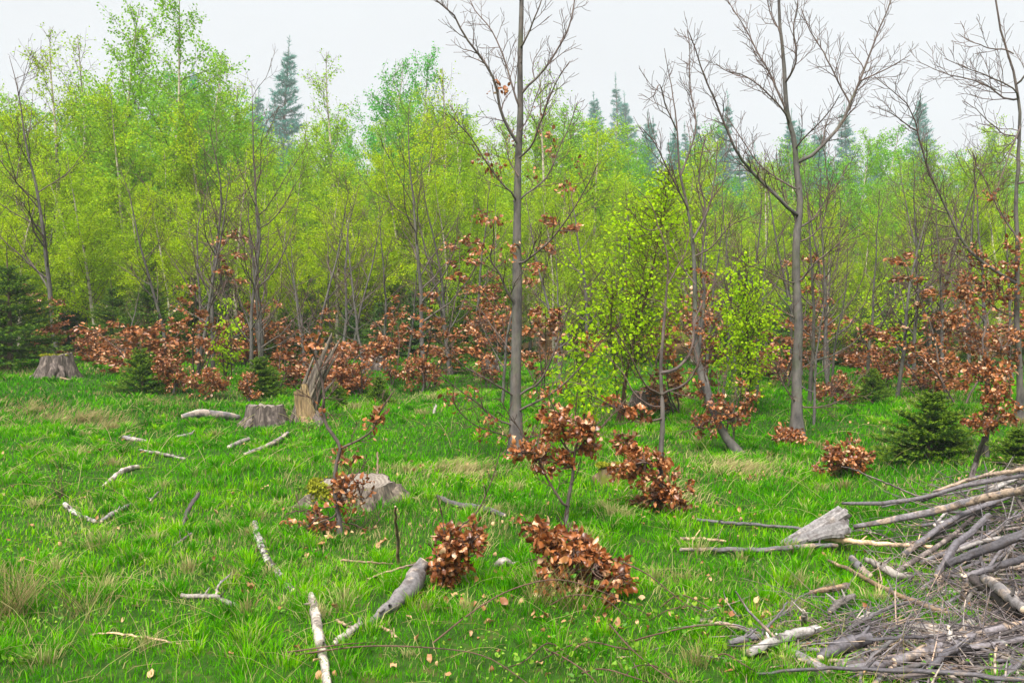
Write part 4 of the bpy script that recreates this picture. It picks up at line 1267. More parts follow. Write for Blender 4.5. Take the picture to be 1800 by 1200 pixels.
def snag():
    c = np.random.default_rng(41)
    base = at(520, 742); Y = base[1]
    root = thing('splintered_snag', 'tall grey splintered snag leaning right beside the low dark stump', 'snag', base)
    nrm = np.array([0, -1, 0.])
    for i, (x0, y0, x1, y1, x2, y2, w, d) in enumerate([
        (503, 740, 522, 672, 534, 622, 9, .02), (514, 742, 534, 668, 552, 600, 10, -.04), (524, 744, 545, 664, 563, 588, 11, -.07),
        (534, 745, 553, 668, 570, 596, 10, -.04), (543, 742, 560, 672, 574, 612, 9, .02), (508, 742, 525, 690, 530, 640, 8, .08), (528, 742, 548, 680, 560, 610, 12, .10),
        (540, 745, 556, 700, 562, 660, 9, .12), (518, 744, 532, 705, 540, 662, 8, -.10), (497, 745, 508, 715, 516, 690, 7, -.03)]):
        mb = MB()
        x0 = 526 + (x0 - 522) * .8; x1 = 540 + (x1 - 538) * .8
        x1 += 8; x2 += 22
        P = [at_y(x0, y0 + 10, Y + d), at_y(x1, y1, Y + d * .7), at_y(x2 + c.normal(0, 2), y2 + c.normal(0, 6), Y + d * .5)]
        plank_strip(mb, c, P, w * .62 * Y / FPX, .028, nrm, .30)
        mb.build('splinter', M['snag_wood'], root, base)
    for i, (x0, y0, x1, y1, w) in enumerate([(541, 738, 558, 754, 7), (534, 742, 546, 757, 6), (547, 730, 562, 746, 6)]):
        mb = MB(); P = [at_y(x0 - 12, y0 - 55, Y - .06), at_y(x0, y0, Y - .13), at(x1, y1) - np.array([0, 0, .05])]
        plank_strip(mb, c, P, w * Y / FPX, .035, nrm, 1.4)
        mb.build('root', M['snag_orange'], root, base)
    mb = MB(); P = [at_y(543, 720, Y + .05), at_y(552, 735, Y), at(560, 752) - np.array([0, 0, .04])]
    plank_strip(mb, c, P, .10, .06, nrm, 1.2); mb.build('root', M['stump_side'], root, base)
snag()

def stick(name, label, cat, pts, w, mat, seed, group=None, sides=9, lump=.07, stubs=2, n=22, cap=True):
    """pts: (photo x, photo y, height above ground)"""
    c = np.random.default_rng(seed)
    P = np.array([at(p[0], p[1], p[2] - (0 if group or 'stalk' in name else .012)) for p in pts]); base = P[len(P) // 2].copy()
    Q = spline(P, n); k = Q[:, 1] / FPX / 2
    ws = np.interp(np.linspace(0, 1, n), np.linspace(0, 1, len(w)), w) * (.88 if group else 1)
    Q += c.normal(0, .0025, Q.shape)
    r = ws * k
    Q[:, 2] += r * .55
    mb = MB(); tube(mb, Q, r, sides, c.random(), lump, c, cap)
    for i in range(stubs):
        j = int(c.integers(2, n - 2)); d = side_dir(c, Q[j + 1] - Q[j], c.uniform(.6, 1.1)); d[2] = abs(d[2])
        tube(mb, grow(c, Q[j], d, c.uniform(.03, .10), 3, .1), [r[j] * .5, r[j] * .35, r[j] * .2], 5, c.random())
    o = mb.build(name, M[mat], None, base); o.location = base
    return tag(o, label, cat, group)

ST = [
 ('fallen_branch', 'black and white birch stick pointing at the thick pale branch', [(447, 920, .03), (460, 965, .02), (472, 990, .02), (495, 1018, .01), (517, 1042, .0)], (9, 13, 13, 14, 12), 'birch_stick'),
 ('fallen_branch', 'thick pale barkless branch lying at the bottom edge', [(547, 1048, .05), (556, 1090, .03), (562, 1130, .02), (570, 1165, .02), (577, 1215, .02)], (12, 19, 20, 17, 16), 'pale_wood'),
 ('fallen_branch', 'short forked pale stick left of the birch stick', [(318, 1047, .03), (350, 1050, .02), (378, 1050, .03), (400, 1060, .02), (425, 1072, .01)], (8, 9, 8, 10, 7), 'pale_wood'),
 ('fallen_twig', 'small grey twig standing out of the forked pale stick', [(380, 1048, .02), (384, 1030, .06), (405, 1008, .10)], (5, 4, 2), 'grey_wood'),
 ('fallen_branch', 'left arm of the broken stick shaped like a V in the grass', [(114, 888, .03), (130, 902, .02), (150, 912, .02), (168, 919, .01)], (8, 9, 8, 7), 'birch_stick'),
 ('fallen_branch', 'right arm of the broken stick shaped like a V in the grass', [(178, 918, .02), (200, 905, .02), (215, 896, .03), (232, 888, .04)], (7, 10, 9, 6), 'grey_wood'),
 ('fallen_branch', 'short brown stick with bark below the straw patch', [(216, 770, .03), (238, 775, .02), (258, 777, .02)], (7, 9, 6), 'grey_wood'),
 ('fallen_branch', 'long thin pale stick below the straw patch', [(245, 792, .02), (280, 798, .02), (325, 808, .02)], (4, 6, 5), 'pale_wood'),
 ('fallen_branch', 'short pale stick lying below the low dark stump', [(402, 788, .02), (418, 782, .03), (437, 773, .04)], (8, 10, 7), 'pale_wood'),
 ('fallen_branch', 'dark tipped stick pointing up to the low dark stump', [(430, 800, .02), (465, 788, .03), (490, 775, .05), (506, 762, .06)], (6, 9, 9, 6), 'grey_wood'),
 ('fallen_branch', 'tiny pale stick between the straw patch and the stump', [(312, 768, .03), (325, 767, .03), (338, 763, .04)], (5, 6, 5), 'pale_wood'),
 ('fallen_branch', 'mossy pale stick slanting through the left grass', [(180, 856, .01), (205, 838, .02), (225, 826, .03), (242, 822, .03)], (4, 8, 10, 8), 'pale_wood'),
 ('fallen_branch', 'dark stick leaning upright out of the grass left of the birch stick', [(320, 938, .0), (328, 905, .06), (338, 885, .12), (350, 868, .16)], (5, 8, 8, 7), 'dark_wood'),
 ('fallen_twig', 'short dark twig at the foot of the leaning dark stick', [(307, 960, .01), (320, 950, .03), (336, 939, .05)], (3, 5, 4), 'dark_wood'),
 ('fallen_twig', 'pale chip of wood in the grass right of the V shaped stick', [(265, 880, .03), (278, 866, .05)], (5, 3), 'pale_wood'),
 ('fallen_twig', 'long bent straw coloured twig across the lower left grass', [(160, 1114, .03), (210, 1114, .05), (270, 1124, .05), (315, 1132, .02)], (3, 4, 4, 3), 'tan_stick'),
 ('fallen_log', 'tapered grey weathered log leaning by the little copper bush', [(746, 990, .16), (735, 1010, .10), (722, 1040, .06), (700, 1062, .03), (660, 1090, .01), (628, 1118, .0)], (20, 36, 34, 24, 14, 8), 'grey_wood'),
 ('fallen_branch', 'pale broken stick end at the tip of the tapered grey log', [(588, 1132, .02), (605, 1120, .03), (635, 1098, .04)], (12, 14, 10), 'pale_wood'),
 ('fallen_twig', 'short tan stick crossing under the tapered grey log', [(668, 1102, .02), (683, 1110, .02), (697, 1122, .01)], (6, 7, 6), 'tan_stick'),
 ('fallen_twig', 'tan twig poking from under the pale broken stick end', [(592, 1090, .04), (604, 1097, .03), (622, 1106, .02)], (5, 5, 4), 'tan_stick'),
 ('dead_stalk', 'thin upright brown dead stem right of the crooked sapling', [(701, 995, .0), (698, 940, .22), (694, 890, .42)], (6, 6, 4), 'tan_stick'),
 ('dead_stalk', 'thin upright brown dead stem before the wide stump', [(662, 860, .0), (664, 825, .15), (663, 795, .28)], (4, 4, 3), 'tan_stick'),
 ('fallen_twig', 'long thin tan twig in front of the wide stump', [(650, 864, .04), (690, 870, .04), (735, 877, .03)], (4, 5, 4), 'tan_stick'),
 ('fallen_twig', 'thin brown twig left of the grey log running to the leaf litter', [(600, 985, .04), (640, 988, .05), (690, 991, .03)], (4, 4, 3), 'tan_stick'),
 ('fallen_twig', 'thin rising twig from the grass to the little copper bush', [(645, 1018, .03), (690, 1002, .08), (738, 990, .13)], (3, 4, 4), 'tan_stick'),
 ('fallen_branch', 'rotten brown branch between the wide stump and the low copper bush', [(770, 876, .04), (800, 889, .03), (845, 896, .03), (888, 908, .02)], (8, 11, 12, 8), 'grey_wood'),
 ('fallen_slab', 'flat weathered slab of wood left of the low dark stump', [(320, 735, .05), (350, 731, .06), (385, 734, .05), (420, 737, .02)], (9, 17, 16, 11), 'grey_wood'),
 ('fallen_branch', 'thin stick lying just below the cut stump on the left', [(95, 663, .05), (115, 667, .04), (133, 671, .02)], (3, 4, 3), 'tan_stick'),
 ('fallen_branch', 'pale stick standing in the grass right of the snag', [(761, 733, .0), (764, 722, .08), (767, 714, .14)], (4, 5, 4), 'pale_wood'),
 ('fallen_branch', 'white rock like wood chip between the two bushes', [(872, 996, .03), (885, 992, .05), (900, 994, .03)], (10, 18, 8), 'pale_wood'),
 ('fallen_branch', 'pale peeled stick far right beyond the small spruce', [(1640, 588, .10), (1655, 597, .08), (1670, 604, .05)], (5, 7, 5), 'pale_wood'),
 ('fallen_branch', 'long dark fallen branch far right beyond the small spruce', [(1540, 590, .5), (1580, 580, .6), (1620, 600, .4), (1650, 625, .2)], (3, 4, 4, 3), 'dark_wood'),
 ('fallen_branch', 'grey fallen pole behind the round spruce', [(1600, 650, .1), (1650, 642, .15), (1690, 655, .1)], (5, 6, 5), 'grey_wood'),
 ('fallen_branch', 'short pale log end left of the spruce row', [(1597, 660, .05), (1610, 652, .08)], (6, 6), 'pale_wood'),
]
for i, (nm, lab, pts, w, mt) in enumerate(ST):
    stick(nm, lab, 'stick' if 'twig' in nm or 'stalk' in nm else ('log' if 'log' in nm or 'slab' in nm else 'branch'), pts, w, mt, 500 + i, stubs=0 if 'stalk' in nm or 'slab' in nm else 2)

# ---------------------------------------------------------------- brush pile
def mound(x, y):
    return .80 * np.exp(-(((x - 4.75) / 1.25) ** 2 + ((y - 6.1) / 1.35) ** 2)) + .10 * np.exp(-(((x - 2.6) / .9) ** 2 + ((y - 4.1) / .3) ** 2))

PILE = [  # traced branches of the pile, (x, y, lift)
 ('long grey branch reaching far left from under the grey root chunk', [(1195, 968, .03), (1270, 967, .03), (1350, 968, .03), (1420, 962, .05), (1470, 960, .06)], (7, 9, 9, 11, 9), 'brush'),
 ('pale peeled branch right of the grey root chunk', [(1437, 946, .07), (1490, 953, .08), (1560, 958, .09), (1640, 963, .10)], (11, 11, 9, 8), 'tan_stick'),
 ('thin branch lying left of the grey root chunk', [(1225, 914, .03), (1280, 920, .04), (1340, 924, .04), (1420, 930, .06)], (6, 7, 6, 5), 'brush'),
 ('short tan stick in the grass at the far left of the pile', [(1195, 948, .03), (1240, 949, .03), (1275, 952, .02)], (7, 7, 5), 'tan_stick'),
 ('longest thick branch slanting up to the right across the pile', [(1500, 928, .10), (1560, 918, .17), (1640, 902, .27), (1700, 886, .37), (1760, 872, .47), (1830, 858, .58)], (9, 13, 15, 16, 16, 16), 'brush'),
 ('upper long branch running right along the crest of the pile', [(1480, 886, .10), (1550, 886, .16), (1620, 876, .26), (1700, 855, .38), (1830, 832, .55)], (6, 8, 9, 10, 10), 'brush'),
 ('topmost branch along the crest at the right edge', [(1640, 865, .32), (1720, 840, .45), (1830, 822, .6)], (5, 8, 9), 'brush'),
 ('forked purple grey branch climbing steeply in the middle of the pile', [(1645, 1015, .14), (1665, 985, .20), (1680, 960, .25), (1710, 935, .32), (1738, 908, .40)], (12, 15, 15, 13, 13), 'brush'),
 ('knotty bark branch with orange bare patch ending at the right edge', [(1665, 995, .20), (1710, 978, .28), (1760, 958, .38), (1830, 930, .48)], (14, 17, 20, 18), 'brush'),
 ('dark branch under the knotty branch running to the right edge', [(1690, 1018, .14), (1740, 1002, .20), (1830, 975, .30)], (13, 14, 14), 'brush'),
 ('short upright stub with cut pale end in the pile', [(1695, 1012, .22), (1697, 1030, .16), (1690, 1060, .06)], (14, 12, 11), 'brush'),
 ('thick dark purple trunk piece low in the pile', [(1710, 1022, .14), (1740, 1045, .14), (1780, 1075, .12), (1830, 1100, .10)], (22, 24, 24, 22), 'dark_wood'),
 ('split pale plank like branch beside the purple trunk piece', [(1730, 1020, .20), (1760, 1042, .20), (1800, 1075, .16)], (18, 24, 20), 'grey_wood'),
 ('grey stick with a cut face low at the right edge of the pile', [(1770, 1040, .17), (1790, 1060, .14), (1815, 1080, .10)], (14, 15, 13), 'brush'),
 ('thick grey branch lying flat at the right edge', [(1750, 1080, .06), (1790, 1095, .06), (1850, 1115, .06)], (18, 20, 20), 'grey_wood'),
 ('weathered split plank in the grass left of the pile', [(1523, 985, .08), (1550, 1000, .08), (1580, 1015, .06), (1605, 1015, .05)], (10, 16, 18, 8), 'pale_wood'),
 ('short dark knotted piece left of the split plank', [(1497, 985, .06), (1510, 1000, .06), (1528, 1015, .04)], (14, 17, 15), 'brush'),
 ('long tan debarked branch sloping down right through the grass', [(1455, 985, .06), (1495, 1005, .06), (1550, 1035, .06), (1610, 1060, .06), (1670, 1080, .05), (1700, 1083, .04)], (5, 10, 10, 11, 11, 8), 'tan_stick'),
 ('short pale log in the grass before the pile', [(1458, 1078, .02), (1475, 1063, .04), (1502, 1050, .05)], (11, 15, 11), 'pale_wood'),
 ('brown rotten piece above the short pale log', [(1420, 1043, .02), (1455, 1038, .04), (1490, 1033, .05)], (7, 12, 14), 'tan_stick'),
 ('mottled birch log with cut end in the lower grass', [(1316, 1150, .02), (1350, 1136, .04), (1390, 1120, .05), (1436, 1108, .06)], (18, 19, 19, 16), 'birch_stick'),
 ('short mottled stick left of the birch log', [(1282, 1131, .03), (1310, 1126, .04), (1336, 1120, .04)], (12, 13, 10), 'brush'),
 ('thin stick leaning up behind the short mottled stick', [(1330, 1125, .02), (1352, 1100, .08), (1370, 1080, .14), (1384, 1058, .2)], (5, 6, 5, 4), 'grey_wood'),
 ('white pointed chip standing above the birch log', [(1413, 1092, .04), (1414, 1082, .09), (1412, 1071, .13)], (14, 11, 3), 'pale_wood'),
 ('long pale branch ending at a dark knot in the lower right', [(1560, 1096, .03), (1600, 1104, .05), (1640, 1112, .06), (1670, 1118, .07)], (7, 11, 12, 13), 'pale_wood'),
 ('dark branch continuing right from the pale one', [(1672, 1115, .08), (1710, 1128, .07), (1760, 1142, .06), (1830, 1156, .05)], (14, 15, 14, 13), 'dark_wood'),
 ('stubby upright mottled piece in the lower right', [(1668, 1103, .16), (1670, 1125, .10), (1672, 1142, .05)], (11, 11, 10), 'birch_stick'),
 ('bent grey branch curling left in the lower right', [(1510, 1195, .02), (1525, 1165, .05), (1550, 1140, .07), (1590, 1115, .09)], (7, 8, 8, 7), 'grey_wood'),
 ('long straight grey branch along the bottom edge', [(1330, 1186, .02), (1400, 1178, .04), (1480, 1176, .06), (1560, 1178, .08), (1650, 1182, .08), (1720, 1190, .08), (1830, 1200, .08)], (5, 7, 8, 9, 10, 10, 10), 'brush'),
 ('short thick pale forked branch in the lower right', [(1630, 1178, .06), (1650, 1160, .09), (1672, 1145, .10), (1700, 1130, .10)], (10, 14, 14, 9), 'brush'),
 ('flaking bark slab between the pale branch and the bent one', [(1440, 1160, .03), (1480, 1140, .06), (1530, 1125, .08)], (18, 30, 24), 'brush'),
 ('thin stick arching over the flaking bark slab', [(1470, 1120, .05), (1520, 1125, .12), (1570, 1122, .14), (1640, 1118, .12)], (5, 7, 6, 5), 'brush'),
 ('pale crossing stick pair member pointing up right above the bark slab', [(1490, 1108, .03), (1520, 1090, .08), (1560, 1070, .10), (1600, 1058, .1)], (7, 8, 7, 5), 'grey_wood'),
 ('pale short stick crossing the grass right of the birch log', [(1497, 1096, .03), (1515, 1088, .06), (1530, 1078, .08)], (7, 9, 6), 'pale_wood'),
 ('bare arching twig rising above the left end of the pile', [(1630, 880, .2), (1560, 850, .35), (1500, 826, .45), (1480, 820, .5)], (4, 4, 3, 2), 'dark_wood'),
 ('thin dark sapling stem standing in the pile at the right', [(1705, 850, .2), (1715, 815, .35), (1730, 770, .6)], (10, 10, 8), 'dark_wood'),
]
for i, (lab, pts, w, mt) in enumerate(PILE):
    stick('dead_branch', lab, 'branch', pts, w, mt, 700 + i, 'branches of the brush pile', sides=10, lump=.11, stubs=3, cap='stem' not in lab)

def chunk():
    c = np.random.default_rng(66)
    base = at(1430, 950); Y = base[1]
    root = thing('root_chunk', 'weathered grey chunk of root wood with a broken flat end left of the brush pile', 'log', base)
    for i, (x0, y0, x1, y1, x2, y2, w, th, d) in enumerate([
        (1368, 968, 1420, 944, 1486, 918, 17, .045, .0), (1380, 966, 1430, 950, 1492, 930, 14, .05, -.07), (1384, 962, 1428, 935, 1474, 912, 12, .04, .06),
        (1400, 958, 1444, 938, 1490, 914, 9, .05, -.03), (1420, 958, 1455, 948, 1484, 938, 9, .03, -.11)]):
        mb = MB()
        k = Y / FPX
        y0, y1, y2 = y0 - 8, y1 - 9, y2 - 9; d -= .16
        P = [at_y(x0, y0, Y + d), at_y(x1, y1, Y + d), at_y(x2 + c.normal(0, 3), y2 + c.normal(0, 3), Y + d)]
        P = spline(P, 12); n = 12; t = np.linspace(0, 1, n)
        ww = w * k * (.35 + .65 * t ** .8) * (1 + c.normal(0, .05, n))
        T = unit(np.gradient(P, axis=0)); nrm = unit(np.array([.1, -.75, .65])); S = unit(np.cross(T, nrm)); N = np.cross(S, T)
        V = []; A = []
        colr = c.uniform(.1, .9, 8)
        for q in range(n):
            for m_ in range(8):
                an = m_ * math.pi / 4 + .3
                V.append(P[q] + S[q] * math.cos(an) * ww[q] * (1 + c.normal(0, .04)) + N[q] * math.sin(an) * th * (.5 + .5 * t[q]) * (1 + c.normal(0, .06)) + T[q] * (c.normal(0, .015) if q == n - 1 else 0))
                A.append(colr[m_])
        e = (n - 1) * 8
        V.append(np.mean(V[e:e + 8], axis=0) - T[-1] * .01); A.append(.1)
        q4 = [(a * 8 + b, a * 8 + (b + 1) % 8, a * 8 + 8 + (b + 1) % 8, a * 8 + 8 + b) for a in range(n - 1) for b in range(8)]
        mb.add(V, [(n * 8, e + b, e + (b + 1) % 8) for b in range(8)], q4, A)
        mb.build('splinter', M['chunk_wood'], root, base, smooth=False)
chunk()
def pile():
    c = np.random.default_rng(808)
    mats = ['brush'] * 7 + ['grey_wood', 'grey_wood', 'pale_wood', 'birch_stick', 'dark_wood', 'dark_wood']
    n = 0
    while n < 245:
        pick = c.random()
        if pick < .22: x, y = c.normal(3.2, .45), c.normal(5.0, .3)
        elif pick < .74: x, y = c.normal(4.2, .75), c.normal(5.85, .65)
        else: x, y = c.normal(2.4, .45), c.normal(4.12, .16)
        if y > 4.5 and x / y < .44 + c.normal(0, .06): continue
        az = c.normal(.45, .8) if c.random() < .5 else c.uniform(0, 3.14)
        L = float(np.clip(c.lognormal(-.25, .5), .3, 2.3)); r = float(np.clip(.005 + .014 * c.random() ** 1.8 + .004 * L, .005, .023))
        u = c.uniform(.25, 1.0)
        d = np.array([math.cos(az), math.sin(az)])
        e = [np.array([x, y]) + d * L * t for t in (-.5, -.17, .17, .5)]
        if min(q[1] for q in e) < 2.6 or e[0][0] < .9 * (e[0][1] - 2.2) - 1.0: continue
        if mound(x, y) < .03 and c.random() < .5: continue
        P = np.array([[q[0], q[1], gz(*q) + mound(*q) * u + r * .8] for q in e])
        P[1:3, 2] = np.maximum(P[1:3, 2], (P[0, 2] + P[3, 2]) / 2 - .03)
        P[1:3] += c.normal(0, .02 * L, (2, 3)) * np.array([1, 1, .5])
        Q = spline(P, 10); base = Q[5].copy()
        mb = MB(); tube(mb, Q, np.linspace(r, r * c.uniform(.35, .7), 10), 7, c.random(), .12, c, True)
        for k in range(int(c.integers(1, 5))):
            j = int(c.integers(2, 8)); dd = side_dir(c, Q[j + 1] - Q[j], c.uniform(.5, 1.0))
            l2 = c.uniform(.05, .35); tube(mb, grow(c, Q[j], dd, l2, 4, .15), np.linspace(r * .45, r * .12 + .0012, 4), 4, c.random())
        o = mb.build('dead_branch', M[mats[int(c.integers(0, len(mats)))]], None, base); o.location = base
        tag(o, 'weathered dead branch lying in the tangle of the brush pile', 'branch', 'tangled branches of the brush pile')
        n += 1
    mb = MB()
    for k in range(3600):
        pick = c.random()
        if pick < .28: x, y = c.normal(3.1, .5), c.normal(4.95, .35)
        elif pick < .72: x, y = c.normal(4.1, .9), c.normal(5.85, .75)
        else: x, y = c.normal(2.35, .6), c.normal(4.15, .22)
        if y > 4.5 and x / y < .42 + c.normal(0, .07): continue
        if y < 2.6 or x < .9 * (y - 2.2) - 1.3: continue
        az = c.normal(.4, 1.1); L = c.uniform(.12, .8)
        z = gz(x, y) + mound(x, y) * c.uniform(.2, .92) + .01
        Q = grow(c, (x, y, z), (math.cos(az), math.sin(az), c.normal(0, .18)), L, 5, .12)
        Q[:, 2] = np.maximum(Q[:, 2], ground_z(Q[:, 0], Q[:, 1]) + .005)
        tube(mb, Q, np.linspace(c.uniform(.0022, .006), .0010, 5), 3, c.random())
    o = mb.build('twig_litter', M['twig_wood'], None, kind='stuff')
    o['label'] = 'mass of fine dead twigs filling the brush pile'; o['category'] = 'twigs'
pile()

# ---------------------------------------------------------------- brambles and herbs
def bramble(label, pts, seed, n=22, group=None):
    c = np.random.default_rng(seed)
    P = spline(np.array([at(*p) for p in pts]), n); base = at(pts[0][0], pts[0][1])
    root = thing('bramble', label, 'bramble', base, group)
    mb = MB(); tube(mb, P, np.linspace(.0045, .002, n), 5, .2, b=0.)
    for j in range(1, n - 1):
        d = side_dir(c, P[j + 1] - P[j], 1.2); tube(mb, [P[j], P[j] + d * .010], [.0018, .0003], 3, .1, b=0.)
    mb.build('cane', M['beech_bark'], root, base)
    lf = MB()
    for j in range(1, n, 2):
        if c.random() < .35: continue
        d = side_dir(c, P[min(j + 1, n - 1)] - P[j - 1], 1.0); d[2] = abs(d[2]) + .2
        q = P[j] + unit(d) * .02
        put_leaves(lf, c, MIDLEAF, np.repeat(q[None], 3, 0), unit(d)[None] + c.normal(0, .6, (3, 3)), .026 * c.uniform(.7, 1.3, 3))
    lf.build('foliage', M['herb'], root, base, kind='stuff')
bramble('long low bramble cane crossing the bottom middle of the grass', [(520, 1150, .03), (640, 1135, .06), (760, 1138, .08), (850, 1152, .08), (920, 1195, .05), (960, 1230, .02)], 1)
bramble('arching bramble cane before the low copper bush', [(760, 1130, .02), (830, 1075, .15), (900, 1035, .24), (980, 1018, .27), (1060, 1040, .2), (1140, 1080, .06)], 2)
bramble('bramble cane hanging right of the low copper bush', [(1090, 985, .28), (1140, 1010, .22), (1190, 1050, .12), (1240, 1085, .04)], 3)
bramble('reddish bramble cane arching left of the pile', [(1100, 1130, .02), (1150, 1115, .12), (1220, 1100, .14), (1290, 1098, .1), (1330, 1112, .03)], 4)
bramble('leafy bramble cane at the bottom edge right of the middle', [(960, 1140, .10), (1000, 1160, .12), (1040, 1190, .08), (1070, 1230, .03)], 5)
bramble('leafy bramble tangled below the low copper bush', [(1070, 1095, .05), (1110, 1140, .10), (1160, 1180, .10), (1220, 1215, .04)], 6)
bramble('bramble shoot lying across the thick pale branch', [(500, 1146, .02), (545, 1140, .07), (600, 1132, .08), (660, 1128, .03)], 7, 12)

for k_ in range(9):
    c_ = np.random.default_rng(900 + k_)
    x0_, y0_ = c_.uniform(960, 1260), c_.uniform(1060, 1195); w_ = c_.uniform(60, 150) * c_.choice([-1, 1])
    bramble('leafy bramble shoot sprawling in the lower right grass', [(x0_, y0_, .01), (x0_ + w_ * .3, y0_ - c_.uniform(5, 25), c_.uniform(.06, .14)), (x0_ + w_ * .7, y0_ - c_.uniform(-10, 20), .10), (x0_ + w_, y0_ + 20, .03)], 950 + k_, 14, 'bramble shoots in the lower right grass')
def herb(name, label, px, py, hpx, wpx, nst, nl, size, seed):
    c = np.random.default_rng(seed)
    base = at(px, py); k = base[1] / FPX
    root = thing(name, label, 'plant', base)
    st = MB(); lf = MB()
    for i in range(nst):
        e = np.array([c.normal(0, wpx * k * .4), c.normal(0, wpx * k * .4), hpx * k * c.uniform(.5, 1)])
        P = spline([(0, 0, -.02), e * .5 + c.normal(0, .02, 3), e], 6)
        tube(st, P, np.linspace(.003, .0012, 6), 3, c.random(), b=0.)
        u = c.uniform(1.5, 4.99, nl); j = u.astype(int); f = (u - j)[:, None]
        put_leaves(lf, c, MIDLEAF, P[j] * (1 - f) + P[j + 1] * f + c.normal(0, .008, (nl, 3)), c.normal(0, 1, (nl, 3)) + np.array([0, 0, .4]), size * c.uniform(.6, 1.3, nl))
    st.build('stem', M['beech_bark'], root); lf.build('foliage', M['herb'], root, kind='stuff')
herb('seedling', 'fresh green seedling in the grass above the straw patch', 266, 728, 40, 26, 3, 12, .05, 1)
herb('young_shrub', 'thin stemmed green shrublet in the left grass', 110, 878, 90, 70, 12, 16, .016, 2)
herb('herb', 'leafy green herb at the foot of the mossy stump', 525, 868, 22, 26, 5, 10, .035, 3)
herb('herb', 'yellow green herb tuft at the root of the snag', 540, 762, 30, 50, 14, 12, .03, 4)
herb('herb', 'green herb in front of the copper skirt of the forked sapling', 1180, 905, 30, 20, 4, 10, .03, 5)
herb('herb', 'green dock leaves at the lower right corner of the pile', 1795, 1045, 30, 20, 4, 6, .06, 6)
herb('young_shrub', 'thin upright leafy twig plant behind the round copper shrub', 296, 640, 110, 40, 7, 22, .035, 7)
herb('young_shrub', 'yellow green leafy shrublet at the foot of the copper shrub behind the snag', 480, 665, 45, 45, 10, 18, .035, 8)
herb('herb', 'low bright weed at the bottom left corner', 45, 1170, 24, 40, 8, 8, .035, 9)

